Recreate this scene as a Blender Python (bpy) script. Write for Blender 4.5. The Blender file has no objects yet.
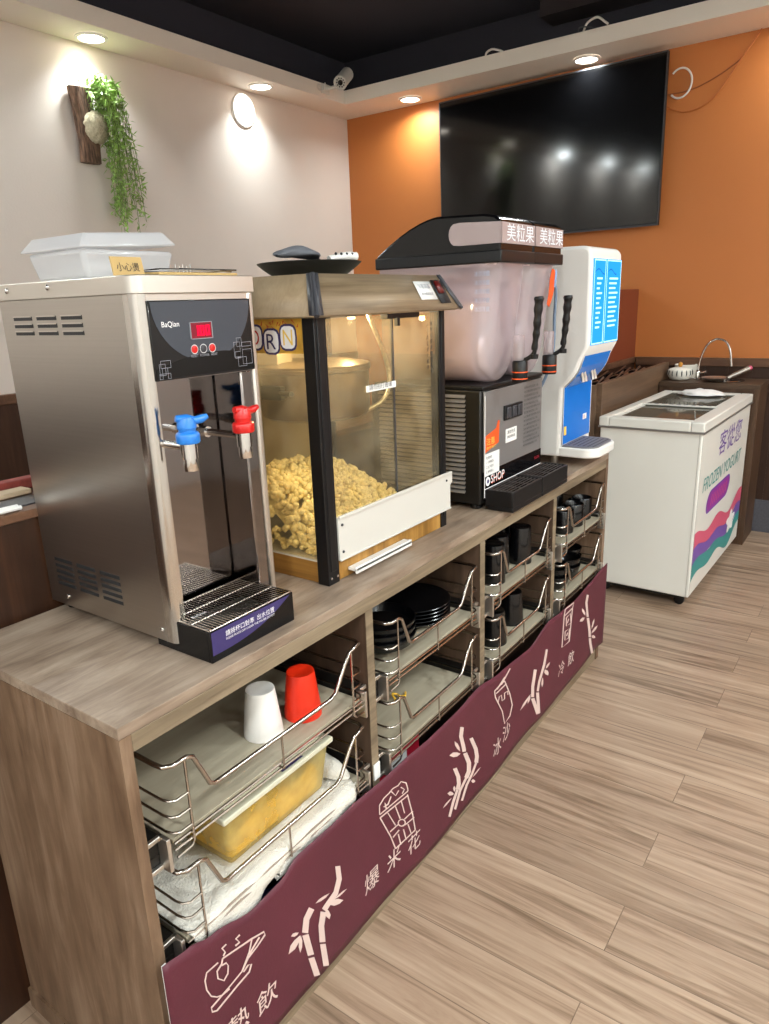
import bpy, bmesh, math, random, json
from mathutils import Vector, Matrix, noise

# ------------------------------------------------------------------ scene set-up
S = bpy.context.scene
COL = S.collection
R = math.radians
random.seed(7)
S.view_settings.view_transform = 'Standard'
S.view_settings.look = 'None'
S.view_settings.gamma = 1.0
S.view_settings.exposure = 0.0
S.view_settings.use_curve_mapping = False

# camera (769 x 1024 frame, focal length 713 px)
yaw, pitch, roll = R(35.787), R(-16.421), R(-2.064)
cy, sy, cp, sp = math.cos(yaw), math.sin(yaw), math.cos(pitch), math.sin(pitch)
fwd = Vector((cy * cp, sy * cp, sp))
rt = Vector((sy, -cy, 0))
up = rt.cross(fwd)
c_, s_ = math.cos(roll), math.sin(roll)
rt, up = c_ * rt + s_ * up, -s_ * rt + c_ * up
cam_data = bpy.data.cameras.new('camera')
cam = bpy.data.objects.new('camera', cam_data)
COL.objects.link(cam)
mw = Matrix.Identity(4)
for i in range(3):
    mw[i][0] = rt[i]; mw[i][1] = up[i]; mw[i][2] = -fwd[i]
mw[0][3], mw[1][3], mw[2][3] = -0.496, -0.844, 1.424
cam.matrix_world = mw
cam_data.sensor_fit = 'HORIZONTAL'
cam_data.sensor_width = 36
cam_data.lens = 36 * 713 / 769
cam_data.clip_start = 0.02
S.camera = cam

# world: only a faint interior ambience
W = bpy.data.worlds.new('world'); S.world = W
W.use_nodes = True
W.node_tree.nodes['Background'].inputs[0].default_value = (1.0, 0.93, 0.86, 1)
W.node_tree.nodes['Background'].inputs[1].default_value = 0.05

# room numbers
XW, YW, ZS, ZC = 4.2, 2.756, 2.73, 3.1          # orange wall, grey wall, soffit, black ceiling
XB, YR = -2.8, -3.6                             # walls behind the viewer
LAMP_COL = (0.90, 0.985, 1.0)
LAMP_W = 6.0
TV_TILT, TV_YAW = -1.25, -2.25

# recessed lamps of the soffit ring (x, y)
LAMPS = [(2.0, 2.64), (3.15, 2.61), (4.04, 2.09), (4.04, 0.87)]
LAMPS_OUT = [(0.85, 2.64), (-0.3, 2.64), (-1.45, 2.64), (4.04, -0.35), (4.04, -1.57), (4.04, -2.8),
             (3.0, -3.45), (1.8, -3.45), (0.6, -3.45), (-0.6, -3.45), (-1.8, -3.45), (-2.64, 1.4), (-2.64, 0.0), (-2.64, -1.6)]  # unseen; left row shows in the TV, rows behind the viewer added as fill

def area_light(loc, size, watts, col=LAMP_COL, shape='DISK', rot=(0, 0, 0), spread=None):
    d = bpy.data.lights.new('lamp_light', 'AREA')
    d.shape = shape; d.size = size; d.energy = watts; d.color = col
    if spread: d.spread = spread
    o = bpy.data.objects.new('lamp_light', d)
    o.location = loc; o.rotation_euler = rot
    COL.objects.link(o)
    return o

for (x, y) in LAMPS + LAMPS_OUT:
    near = y > 2.5 or x > 3.9
    seen = (x, y) in LAMPS                       # the visible ones carry a deep cut-off cone
    area_light((x, y, ZS - 0.014), 0.12, (4.0 if y > 2.5 else 6.5) if seen else ((15.0 if y > 2.5 else LAMP_W) if near else 26.0), spread=(R(112) if y > 2.5 else R(155)) if seen else None)
# unseen fill lamps added over the walkway, out of frame
for (x, y) in [(0.2, -2.1), (2.0, -1.9), (-1.6, -1.2)]:
    area_light((x, y, 2.9), 0.26, 50.0)

# ------------------------------------------------------------------ materials
def srgb(h):
    h = h.lstrip('#')
    v = [int(h[i:i + 2], 16) / 255 for i in (0, 2, 4)]
    return tuple((c / 12.92 if c <= 0.04045 else ((c + 0.055) / 1.055) ** 2.4) for c in v) + (1,)

def newmat(name):
    m = bpy.data.materials.new(name); m.use_nodes = True
    nt = m.node_tree
    return m, nt, nt.nodes['Principled BSDF']

def P(name, col, rough=0.5, metal=0.0, spec=0.5, emit=None, estr=0.0, vary=0.0, vscale=8.0, bump=0.0, bscale=60.0, coat=0.0, aniso=None):
    m, nt, b = newmat(name)
    c = srgb(col)
    b.inputs['Base Color'].default_value = c
    b.inputs['Roughness'].default_value = rough
    b.inputs['Metallic'].default_value = metal
    b.inputs['Specular IOR Level'].default_value = spec
    if coat: b.inputs['Coat Weight'].default_value = coat
    if emit:
        b.inputs['Emission Color'].default_value = srgb(emit)
        b.inputs['Emission Strength'].default_value = estr
    tc = nt.nodes.new('ShaderNodeTexCoord')
    vec = tc.outputs['Object']
    if aniso:
        mp = nt.nodes.new('ShaderNodeMapping'); mp.inputs['Scale'].default_value = aniso
        nt.links.new(vec, mp.inputs['Vector']); vec = mp.outputs['Vector']
    if vary:
        n = nt.nodes.new('ShaderNodeTexNoise'); n.inputs['Scale'].default_value = vscale; n.inputs['Detail'].default_value = 5
        nt.links.new(vec, n.inputs['Vector'])
        r = nt.nodes.new('ShaderNodeMapRange')
        r.inputs['From Min'].default_value = 0.3; r.inputs['From Max'].default_value = 0.7
        r.inputs['To Min'].default_value = 1 - vary; r.inputs['To Max'].default_value = 1 + vary
        nt.links.new(n.outputs['Fac'], r.inputs['Value'])
        x = nt.nodes.new('ShaderNodeVectorMath'); x.operation = 'SCALE'
        x.inputs[0].default_value = c[:3]
        nt.links.new(r.outputs[0], x.inputs['Scale'])
        nt.links.new(x.outputs[0], b.inputs['Base Color'])
    if bump:
        n2 = nt.nodes.new('ShaderNodeTexNoise'); n2.inputs['Scale'].default_value = bscale; n2.inputs['Detail'].default_value = 6
        nt.links.new(vec, n2.inputs['Vector'])
        bp = nt.nodes.new('ShaderNodeBump'); bp.inputs['Strength'].default_value = bump; bp.inputs['Distance'].default_value = 0.01
        nt.links.new(n2.outputs['Fac'], bp.inputs['Height'])
        nt.links.new(bp.outputs[0], b.inputs['Normal'])
    return m

def wood(name, dark, mid, light, axis='x', rough=0.5, across=26.0, along=1.6, contrast=(0.34, 0.5, 0.66), spec=0.35):
    m, nt, b = newmat(name)
    tc = nt.nodes.new('ShaderNodeTexCoord')
    mp = nt.nodes.new('ShaderNodeMapping')
    sc = [across] * 3; sc['xyz'.index(axis)] = along
    mp.inputs['Scale'].default_value = sc
    nt.links.new(tc.outputs['Object'], mp.inputs['Vector'])
    n = nt.nodes.new('ShaderNodeTexNoise'); n.inputs['Scale'].default_value = 1.0; n.inputs['Detail'].default_value = 8
    n.inputs['Roughness'].default_value = 0.68; n.inputs['Distortion'].default_value = 0.6
    nt.links.new(mp.outputs[0], n.inputs['Vector'])
    mp2 = nt.nodes.new('ShaderNodeMapping')
    sc2 = [across * .28] * 3; sc2['xyz'.index(axis)] = along * 1.3
    mp2.inputs['Scale'].default_value = sc2
    nt.links.new(tc.outputs['Object'], mp2.inputs['Vector'])
    n2 = nt.nodes.new('ShaderNodeTexNoise'); n2.inputs['Scale'].default_value = 1.0; n2.inputs['Detail'].default_value = 3
    nt.links.new(mp2.outputs[0], n2.inputs['Vector'])
    mx = nt.nodes.new('ShaderNodeMath'); mx.operation = 'ADD'
    h1 = nt.nodes.new('ShaderNodeMath'); h1.operation = 'MULTIPLY'; h1.inputs[1].default_value = 0.6
    h2 = nt.nodes.new('ShaderNodeMath'); h2.operation = 'MULTIPLY'; h2.inputs[1].default_value = 0.4
    nt.links.new(n.outputs['Fac'], h1.inputs[0]); nt.links.new(n2.outputs['Fac'], h2.inputs[0])
    nt.links.new(h1.outputs[0], mx.inputs[0]); nt.links.new(h2.outputs[0], mx.inputs[1])
    cr = nt.nodes.new('ShaderNodeValToRGB')
    e = cr.color_ramp.elements
    e[0].position = contrast[0]; e[0].color = srgb(dark)
    e[1].position = contrast[2]; e[1].color = srgb(light)
    k = e.new(contrast[1]); k.color = srgb(mid)
    nt.links.new(mx.outputs[0], cr.inputs[0])
    nt.links.new(cr.outputs[0], b.inputs['Base Color'])
    b.inputs['Roughness'].default_value = rough
    b.inputs['Specular IOR Level'].default_value = spec
    bp = nt.nodes.new('ShaderNodeBump'); bp.inputs['Strength'].default_value = 0.12; bp.inputs['Distance'].default_value = 0.004
    nt.links.new(n.outputs['Fac'], bp.inputs['Height']); nt.links.new(bp.outputs[0], b.inputs['Normal'])
    return m

def planks(name):
    m, nt, b = newmat(name)
    tc = nt.nodes.new('ShaderNodeTexCoord')
    sep = nt.nodes.new('ShaderNodeSeparateXYZ'); nt.links.new(tc.outputs['Object'], sep.inputs[0])
    cmb = nt.nodes.new('ShaderNodeCombineXYZ')
    nt.links.new(sep.outputs['Y'], cmb.inputs['X']); nt.links.new(sep.outputs['X'], cmb.inputs['Y'])
    off = nt.nodes.new('ShaderNodeVectorMath'); off.operation = 'ADD'; off.inputs[1].default_value = (20.43, 20.0 + 0.071, 0)
    nt.links.new(cmb.outputs[0], off.inputs[0])
    br = nt.nodes.new('ShaderNodeTexBrick')
    br.inputs['Scale'].default_value = 1.0
    br.inputs['Brick Width'].default_value = 0.95
    br.inputs['Row Height'].default_value = 0.148
    br.inputs['Mortar Size'].default_value = 0.0012
    br.inputs['Mortar Smooth'].default_value = 0.2
    br.inputs['Bias'].default_value = 0.0
    br.offset = 0.37; br.offset_frequency = 2; br.squash = 1.0
    br.inputs['Color1'].default_value = (0, 0, 0, 1); br.inputs['Color2'].default_value = (1, 1, 1, 1)
    br.inputs['Mortar'].default_value = (0.5, 0.5, 0.5, 1)
    nt.links.new(off.outputs[0], br.inputs['Vector'])
    # grain: long streaks along each board, shifted from board to board
    sh = nt.nodes.new('ShaderNodeVectorMath'); sh.operation = 'MULTIPLY'; sh.inputs[1].default_value = (7.0, 3.0, 5.0)
    nt.links.new(br.outputs['Color'], sh.inputs[0])
    ad = nt.nodes.new('ShaderNodeVectorMath'); ad.operation = 'ADD'
    nt.links.new(off.outputs[0], ad.inputs[0]); nt.links.new(sh.outputs[0], ad.inputs[1])
    mp = nt.nodes.new('ShaderNodeMapping'); mp.inputs['Scale'].default_value = (1.7, 30, 1)
    nt.links.new(ad.outputs[0], mp.inputs['Vector'])
    n = nt.nodes.new('ShaderNodeTexNoise'); n.inputs['Scale'].default_value = 1; n.inputs['Detail'].default_value = 7
    n.inputs['Roughness'].default_value = 0.62; n.inputs['Distortion'].default_value = 0.9
    nt.links.new(mp.outputs[0], n.inputs['Vector'])
    cr = nt.nodes.new('ShaderNodeValToRGB')
    e = cr.color_ramp.elements
    e[0].position = 0.27; e[0].color = srgb('#604a37')
    e[1].position = 0.75; e[1].color = srgb('#b49d86')
    k = e.new(0.48); k.color = srgb('#967d68')
    nt.links.new(n.outputs['Fac'], cr.inputs[0])
    # board-to-board tone
    tone = nt.nodes.new('ShaderNodeMapRange'); tone.inputs['To Min'].default_value = 0.90; tone.inputs['To Max'].default_value = 1.10
    nt.links.new(br.outputs['Color'], tone.inputs['Value'])
    scl = nt.nodes.new('ShaderNodeVectorMath'); scl.operation = 'SCALE'
    nt.links.new(cr.outputs[0], scl.inputs[0]); nt.links.new(tone.outputs[0], scl.inputs['Scale'])
    mix = nt.nodes.new('ShaderNodeMix'); mix.data_type = 'RGBA'
    mix.inputs[7].default_value = srgb('#4a3a2d')
    fm = nt.nodes.new('ShaderNodeMath'); fm.operation = 'MULTIPLY'; fm.inputs[1].default_value = 0.6
    nt.links.new(br.outputs['Fac'], fm.inputs[0])
    nt.links.new(fm.outputs[0], mix.inputs[0]); nt.links.new(scl.outputs[0], mix.inputs[6])
    nt.links.new(mix.outputs[2], b.inputs['Base Color'])
    b.inputs['Roughness'].default_value = 0.36
    b.inputs['Specular IOR Level'].default_value = 0.45
    bp = nt.nodes.new('ShaderNodeBump'); bp.inputs['Strength'].default_value = 0.08; bp.inputs['Distance'].default_value = 0.004
    nt.links.new(n.outputs['Fac'], bp.inputs['Height']); nt.links.new(bp.outputs[0], b.inputs['Normal'])
    return m

def glass(name, tint='#ffffff', refl=0.10, rough=0.02, haze=0.0, hazecol='#ffffff', hazescale=0.0):
    """thin sheet: see-through + mirror reflection growing to grazing angles, optional milky film"""
    m = bpy.data.materials.new(name); m.use_nodes = True
    nt = m.node_tree; nt.nodes.remove(nt.nodes['Principled BSDF'])
    out = nt.nodes['Material Output']
    t = nt.nodes.new('ShaderNodeBsdfTransparent'); t.inputs[0].default_value = srgb(tint)
    g = nt.nodes.new('ShaderNodeBsdfGlossy'); g.inputs['Roughness'].default_value = rough
    lw = nt.nodes.new('ShaderNodeLayerWeight'); lw.inputs['Blend'].default_value = 0.25
    mr = nt.nodes.new('ShaderNodeMapRange'); mr.inputs['To Min'].default_value = refl * 0.5; mr.inputs['To Max'].default_value = min(1, refl * 3.5)
    nt.links.new(lw.outputs['Fresnel'], mr.inputs['Value'])
    mx = nt.nodes.new('ShaderNodeMixShader')
    base = t.outputs[0]
    if haze:
        d = nt.nodes.new('ShaderNodeBsdfDiffuse'); d.inputs[0].default_value = srgb(hazecol)
        tr = nt.nodes.new('ShaderNodeBsdfTranslucent'); tr.inputs[0].default_value = srgb(hazecol)
        dm = nt.nodes.new('ShaderNodeMixShader'); dm.inputs[0].default_value = 0.5
        nt.links.new(d.outputs[0], dm.inputs[1]); nt.links.new(tr.outputs[0], dm.inputs[2])
        hm = nt.nodes.new('ShaderNodeMixShader'); hm.inputs[0].default_value = haze
        if hazescale:
            tc = nt.nodes.new('ShaderNodeTexCoord'); n = nt.nodes.new('ShaderNodeTexNoise')
            n.inputs['Scale'].default_value = hazescale; n.inputs['Detail'].default_value = 6
            nt.links.new(tc.outputs['Object'], n.inputs['Vector'])
            r2 = nt.nodes.new('ShaderNodeMapRange'); r2.inputs['From Min'].default_value = .35; r2.inputs['From Max'].default_value = .7
            r2.inputs['To Min'].default_value = haze * .5; r2.inputs['To Max'].default_value = min(1, haze * 1.6)
            nt.links.new(n.outputs['Fac'], r2.inputs['Value']); nt.links.new(r2.outputs[0], hm.inputs[0])
        nt.links.new(t.outputs[0], hm.inputs[1]); nt.links.new(dm.outputs[0], hm.inputs[2])
        base = hm.outputs[0]
    nt.links.new(mr.outputs[0], mx.inputs[0]); nt.links.new(base, mx.inputs[1]); nt.links.new(g.outputs[0], mx.inputs[2])
    nt.links.new(mx.outputs[0], out.inputs['Surface'])
    return m

def emitm(name, col, strength):
    m = bpy.data.materials.new(name); m.use_nodes = True
    nt = m.node_tree; nt.nodes.remove(nt.nodes['Principled BSDF'])
    e = nt.nodes.new('ShaderNodeEmission'); e.inputs[0].default_value = srgb(col); e.inputs[1].default_value = strength
    nt.links.new(e.outputs[0], nt.nodes['Material Output'].inputs['Surface'])
    return m

MT = {}
MT['floor'] = planks('floor planks')
MT['greywall'] = P('grey wallpaper', '#dbd0c6', 0.58, vary=0.03, vscale=2.0, bump=0.10, bscale=90)
MT['palewall'] = P('pale wall paint', '#f0ebe4', 0.7)
MT['orange'] = P('orange paint', '#ba6e32', 0.55, vary=0.03, vscale=1.5, bump=0.05, bscale=120)
MT['rust'] = P('rust paint', '#763417', 0.6, vary=0.03, vscale=2)
MT['black_ceiling'] = P('black ceiling paint', '#2b2932', 0.85)
MT['soffit'] = P('cream soffit paint', '#efe6da', 0.6)
MT['wainscot'] = wood('dark wainscot', '#2b1a12', '#3a251a', '#4a3224', 'z', 0.4)
MT['wainscot_cap'] = wood('wainscot rail', '#4d3526', '#634533', '#785641', 'y', 0.35)
MT['booth'] = wood('booth wood', '#22130c', '#331e13', '#4b2e1d', 'z', 0.35)
MT['skirting'] = P('slate skirting', '#4b4a50', 0.8, vary=0.15, vscale=90)
MT['oak_top'] = wood('grey oak laminate top', '#655243', '#8c7968', '#aa9886', 'x', 0.42, 34, 4.5)
MT['oak_edge'] = wood('grey oak laminate edge', '#5f5140', '#7b6b56', '#93836c', 'x', 0.5, 60, 3.0)
MT['oak_side'] = wood('grey oak laminate side', '#553f2e', '#715945', '#8d7560', 'z', 0.5, 30, 3.6)
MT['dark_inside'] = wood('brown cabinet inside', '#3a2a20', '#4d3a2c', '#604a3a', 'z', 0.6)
MT['shelf_board'] = wood('pale laminate board', '#8b806c', '#9d927d', '#aea48f', 'x', 0.5, 14, 1.0)
MT['steel'] = P('brushed steel', '#b9b3ac', 0.30, 1.0, vary=0.03, vscale=1.0, bump=0.03, bscale=3.0, aniso=(60, 2, 400))
MT['steel_side'] = P('satin steel', '#8d857c', 0.36, 1.0, vary=0.04, vscale=2.0)
MT['steel_light'] = P('pale steel', '#d2ccc4', 0.38, 1.0)
MT['mirror'] = P('mirror steel', '#8b8583', 0.06, 1.0)
MT['steel_pillar'] = P('polished pillar steel', '#c9c5c0', 0.16, 1.0)
MT['grill_steel'] = P('dark steel grill', '#3c3b3b', 0.4, 0.3)
MT['chrome'] = P('chrome', '#d8d6d4', 0.10, 1.0)
MT['wire'] = P('chromed wire', '#b6ada4', 0.22, 1.0)
MT['black'] = P('black plastic', '#0d0c0e', 0.42, spec=0.35)
MT['black_gloss'] = P('glossy black', '#08080a', 0.16, spec=0.35)
MT['black_glaze'] = P('black glaze', '#08080a', 0.22)
MT['black_metal'] = P('black metal', '#191715', 0.38, 0.2)
MT['dark_grey'] = P('dark grey plastic', '#35353a', 0.45)
MT['panel_black'] = P('black control glass', '#0a0a0d', 0.10)
MT['panel_grey'] = P('grey control glass', '#3d4149', 0.14)
MT['white'] = P('white plastic', '#e6e2dc', 0.35)
MT['white_enamel'] = P('white enamel', '#dedbd2', 0.3, vary=0.02, vscale=3)
MT['white_label'] = P('white label', '#e8e6e2', 0.55)
MT['ink'] = P('black ink', '#1b1a1c', 0.6)
MT['white_ink'] = P('white ink', '#f2efef', 0.5)
MT['grey_ink'] = P('grey ink', '#8b8b92', 0.5)
MT['red'] = P('red plastic', '#c31d1a', 0.3)
MT['redcup'] = P('red melamine', '#d8290c', 0.35)
MT['blue'] = P('blue plastic', '#2474c8', 0.3)
MT['purple'] = P('purple label', '#332a5e', 0.4)
MT['led_red'] = emitm('red led', '#ff1238', 2.2)
MT['led_dim'] = P('red led window', '#4a0514', 0.25, emit='#a00a2c', estr=0.5)
MT['hood_wood'] = wood('walnut grain laminate', '#5f4d38', '#86725a', '#a38e72', 'x', 0.45, 40, 1.6)
MT['hood_wood_side'] = wood('walnut grain laminate side', '#7a674e', '#937e63', '#aa957a', 'z', 0.45, 22, 1.6)
MT['base_wood'] = wood('golden striped laminate', '#6d4a1c', '#9a6f33', '#b98d4b', 'z', 0.45, 60, 1.5)
MT['base_wood_side'] = wood('golden striped laminate side', '#7a5222', '#9a6c31', '#b3853f', 'y', 0.45, 60, 1.5)
MT['white_board'] = P('pale grey board', '#cbc7bf', 0.4)
MT['pane'] = glass('clear pane', '#faf3e2', 0.05, 0.01, 0.07, '#f0ead8', 14)
MT['kettle'] = P('stained steel kettle', '#75664f', 0.34, 0.75, vary=0.45, vscale=14)
MT['warm_steel'] = P('dull steel lining', '#a99e86', 0.45, 0.35, vary=0.08, vscale=6)
MT['popcorn'] = P('popcorn', '#f8e9b6', 0.8, vary=0.22, vscale=80)
MT['bulb'] = emitm('warm bulb', '#ffe6b8', 6)
MT['bowl_clear'] = glass('clear bowl', '#fbf4f6', 0.14, 0.03, 0.34, '#f4eaee')
MT['slush'] = P('pale pink slush', '#d7c8ca', 0.55, vary=0.05, vscale=30)
MT['drum'] = P('freezing drum', '#c8c2c4', 0.3, 0.2)
MT['lid_window'] = P('smoked lid window', '#a08f8d', 0.35, emit='#b09a98', estr=0.06)
MT['steel_face'] = P('steel face', '#8f8c8b', 0.42, 0.55)
MT['maroon'] = P('maroon banner cloth', '#521a29', 0.55, vary=0.10, vscale=7, bump=0.05, bscale=200)
MT['cream_print'] = P('cream print', '#d3bcb3', 0.6)
MT['blue_screen'] = emitm('lit blue screen', '#2f9ff2', 1.45)
MT['screen_white'] = emitm('lit white screen print', '#b4ecff', 2.0)
MT['blue_panel'] = P('blue splash panel', '#0a6ecb', 0.22)
MT['grill_grey'] = P('grey grill', '#6f6c70', 0.5)
MT['tv'] = P('tv screen', '#060607', 0.10, spec=0.5)
MT['towel'] = P('white terry cloth', '#ded8cc', 0.95, vary=0.05, vscale=25, bump=0.6, bscale=260)
MT['tub'] = glass('milky tub', '#f6ecc8', 0.10, 0.2, 0.36, '#ecdf9c', 12)
MT['tub_lid'] = P('milky lid', '#cfcbb4', 0.4)
MT['yellow'] = P('yellow food', '#eac01c', 0.6, vary=0.25, vscale=22)
MT['clear_plastic'] = glass('frosted clear plastic', '#fafafc', 0.14, 0.12, 0.72, '#fbfafb')
MT['card'] = P('brown card', '#b99a63', 0.8)
MT['bark'] = P('bark', '#6b5140', 0.9, vary=0.75, vscale=34, bump=1.0, bscale=50, aniso=(3, 3, .5))
MT['moss'] = P('pale moss', '#c2b79a', 0.95, vary=0.2, vscale=60, bump=0.8, bscale=200)
MT['leaf'] = P('green leaf', '#84a54c', 0.5, vary=0.35, vscale=18)
MT['stem'] = P('green stem', '#5c6b34', 0.7)
MT['lampglow'] = emitm('lamp diffuser', '#fff6e6', 22)
MT['poolglow'] = emitm('wall light pool glow', '#fff6e8', 3.0)  # emission stands in for lamp light falling on the wall
MT['glove'] = P('grey cloth', '#66686e', 0.8, bump=0.1)
MT['cable_orange'] = P('orange cable', '#b5662c', 0.5)
MT['cable_white'] = P('white cable', '#e2dcd4', 0.5)
MT['teal'] = P('teal print', '#2d8a86', 0.45)
MT['violet'] = P('violet print', '#6d4a9c', 0.45)
MT['pink'] = P('pink print', '#cc5470', 0.45)
MT['magenta'] = P('magenta print', '#8e2f93', 0.45)
MT['freezer_glass'] = glass('freezer lid glass', '#b9b8aa', 0.2, 0.05, 0.42, '#a8a394')  # grey haze stands in for reflections on the lid glass
MT['alu'] = P('aluminium trim', '#a9a6a2', 0.4, 0.9)
MT['ceramic'] = P('white ceramic', '#e4e0d4', 0.25)
MT['gold'] = P('gold knob', '#c58a3a', 0.35, 0.4)
MT['sticker_orange'] = P('orange sticker', '#e0541c', 0.5)
MT['sticker_yellow'] = P('yellow print', '#f0c85a', 0.5)
MT['sign_yellow'] = P('yellow sign', '#c99a35', 0.5, vary=0.3, vscale=30)
MT['sign_red'] = P('red burst print', '#b5481c', 0.5)
MT['paper_beige'] = P('beige paper', '#cdb596', 0.8)
MT['paper_red'] = P('red striped cloth', '#8c3c34', 0.8, vary=0.3, vscale=40)
MT['bottle_blue'] = P('blue label', '#2346a8', 0.4)
MT['redpack'] = P('red packaging', '#b01830', 0.4)
# ------------------------------------------------------------------ mesh helpers
ORG = {}                                          # object -> world position of its origin

def tag(o, label=None, cat=None, group=None, kind=None):
    if label: o['label'] = label
    if cat: o['category'] = cat
    if group: o['group'] = group
    if kind: o['kind'] = kind
    return o

def thing(name, label, cat, loc=(0, 0, 0), group=None, rotz=0.0):
    o = bpy.data.objects.new(name, None)
    o.empty_display_size = 0.05
    COL.objects.link(o)
    o.location = loc; o.rotation_euler = (0, 0, rotz)
    ORG[o] = Vector(loc)
    return tag(o, label, cat, group)

_ICO = {}
class M:
    def __init__(s): s.bm = bmesh.new()
    def _f(s, vs, m):
        try:
            f = s.bm.faces.new(vs); f.material_index = m; f.smooth = True
            return f
        except ValueError:
            return None
    def box(s, x0, x1, y0, y1, z0, z1, m=0):
        v = [s.bm.verts.new((x, y, z)) for x in (x0, x1) for y in (y0, y1) for z in (z0, z1)]
        for q in ((0, 1, 3, 2), (4, 6, 7, 5), (0, 4, 5, 1), (2, 3, 7, 6), (0, 2, 6, 4), (1, 5, 7, 3)):
            s._f([v[i] for i in q], m)
        return s
    def frustum(s, a, b, m=0):
        """a, b = (x0,x1,y0,y1,z)"""
        va = [s.bm.verts.new(p) for p in ((a[0], a[2], a[4]), (a[1], a[2], a[4]), (a[1], a[3], a[4]), (a[0], a[3], a[4]))]
        vb = [s.bm.verts.new(p) for p in ((b[0], b[2], b[4]), (b[1], b[2], b[4]), (b[1], b[3], b[4]), (b[0], b[3], b[4]))]
        s._f(va[::-1], m); s._f(vb, m)
        for i in range(4):
            j = (i + 1) % 4; s._f([va[i], va[j], vb[j], vb[i]], m)
        return s
    def prism(s, poly, axis, a0, a1, m=0):
        def pt(p, a):
            if axis == 'x': return (a, p[0], p[1])
            if axis == 'y': return (p[0], a, p[1])
            return (p[0], p[1], a)
        A = [s.bm.verts.new(pt(p, a0)) for p in poly]; B = [s.bm.verts.new(pt(p, a1)) for p in poly]
        s._f(A, m); s._f(B[::-1], m)
        n = len(poly)
        for i in range(n):
            j = (i + 1) % n; s._f([A[j], A[i], B[i], B[j]], m)
        return s
    def tube(s, pts, r, seg=8, closed=False, m=0):
        pts = [Vector(p) for p in pts]; n = len(pts); rings = []
        rr = r if isinstance(r, (list, tuple)) else [r] * n
        prev = None
        for i, p in enumerate(pts):
            if closed: t = (pts[(i + 1) % n] - pts[i - 1])
            else: t = pts[min(i + 1, n - 1)] - pts[max(i - 1, 0)]
            t.normalize()
            if prev is None:
                a = Vector((0, 0, 1)) if abs(t.z) < 0.9 else Vector((1, 0, 0))
                u = t.cross(a).normalized()
            else:
                u = (prev - t * prev.dot(t))
                u = u.normalized() if u.length > 1e-6 else t.orthogonal().normalized()
            prev = u; w = t.cross(u)
            rings.append([s.bm.verts.new(p + rr[i] * (math.cos(k * 2 * math.pi / seg) * u + math.sin(k * 2 * math.pi / seg) * w)) for k in range(seg)])
        for i in range(n if closed else n - 1):
            A, B = rings[i], rings[(i + 1) % n]
            for k in range(seg):
                j = (k + 1) % seg; s._f([A[k], A[j], B[j], B[k]], m)
        if not closed:
            s._f(rings[0][::-1], m); s._f(rings[-1], m)
        return s
    def lathe(s, prof, c, seg=28, axis='z', m=0, cap0=True, cap1=True):
        """prof = [(radius, height)...] about axis through c"""
        c = Vector(c); rings = []
        for (r, h) in prof:
            ring = []
            for k in range(seg):
                a = k * 2 * math.pi / seg
                if axis == 'z': d = Vector((r * math.cos(a), r * math.sin(a), h))
                elif axis == 'y': d = Vector((r * math.cos(a), h, r * math.sin(a)))
                else: d = Vector((h, r * math.cos(a), r * math.sin(a)))
                ring.append(s.bm.verts.new(c + d))
            rings.append(ring)
        for A, B in zip(rings, rings[1:]):
            for k in range(seg):
                j = (k + 1) % seg; s._f([A[k], A[j], B[j], B[k]], m)
        if cap0: s._f(rings[0][::-1], m)
        if cap1: s._f(rings[-1], m)
        return s
    def grid(s, nu, nv, fn, m=0, closed_u=False):
        g = [[s.bm.verts.new(fn(i / nu, j / nv)) for j in range(nv + 1)] for i in range(nu + (0 if closed_u else 1))]
        k = len(g)
        for i in range(nu):
            for j in range(nv):
                s._f([g[i][j], g[(i + 1) % k][j], g[(i + 1) % k][j + 1], g[i][j + 1]], m)
        return s
    def poly(s, pts, m=0):
        s._f([s.bm.verts.new(p) for p in pts], m); return s
    def ball(s, c, r, sub=2, jit=0.0, m=0, scale=(1, 1, 1)):
        if sub not in _ICO:
            b = bmesh.new(); bmesh.ops.create_icosphere(b, subdivisions=sub, radius=1.0); b.verts.index_update()
            _ICO[sub] = ([tuple(v.co) for v in b.verts], [tuple(v.index for v in f.verts) for f in b.faces]); b.free()
        vs, fs = _ICO[sub]
        V = []
        for x, y, z in vs:
            k = r * (1 + random.uniform(-jit, jit)) if jit else r
            V.append(s.bm.verts.new((x * scale[0] * k + c[0], y * scale[1] * k + c[1], z * scale[2] * k + c[2])))
        for f in fs:
            q = s.bm.faces.new([V[i] for i in f]); q.material_index = m; q.smooth = True
        return s
    def text(s, body, fn, h=None, w=None, m=0, gap=None):
        """lay the flat letter shapes of body out through fn(u, v) -> point; height or width in metres"""
        vs, ps, (x0, x1, y0, y1) = glyphs(body)
        k = (h / (y1 - y0)) if h else (w / (x1 - x0))
        kx = (w / (x1 - x0)) if w else k
        V = [s.bm.verts.new(fn((x - x0) * kx, (y - y0) * k)) for x, y in vs]
        for p in ps: s._f([V[i] for i in p], m)
        return s
    def build(s, name, mats, parent=None, bevel=0.0, seg=2, angle=38, label=None, solid=0.0, origin=None):
        bmesh.ops.recalc_face_normals(s.bm, faces=s.bm.faces[:])
        me = bpy.data.meshes.new(name)
        o = bpy.data.objects.new(name, me)
        if parent is not None: org = ORG[parent]
        elif origin is not None: org = Vector(origin)
        else: org = Vector((0, 0, 0))
        ORG[o] = org
        for v in s.bm.verts: v.co -= org
        s.bm.to_mesh(me); s.bm.free()
        for mm in (mats if isinstance(mats, (list, tuple)) else [mats]):
            me.materials.append(MT[mm] if isinstance(mm, str) else mm)
        me.set_sharp_from_angle(angle=R(angle))
        COL.objects.link(o)
        if parent is not None: o.parent = parent
        else: o.location = org
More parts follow.
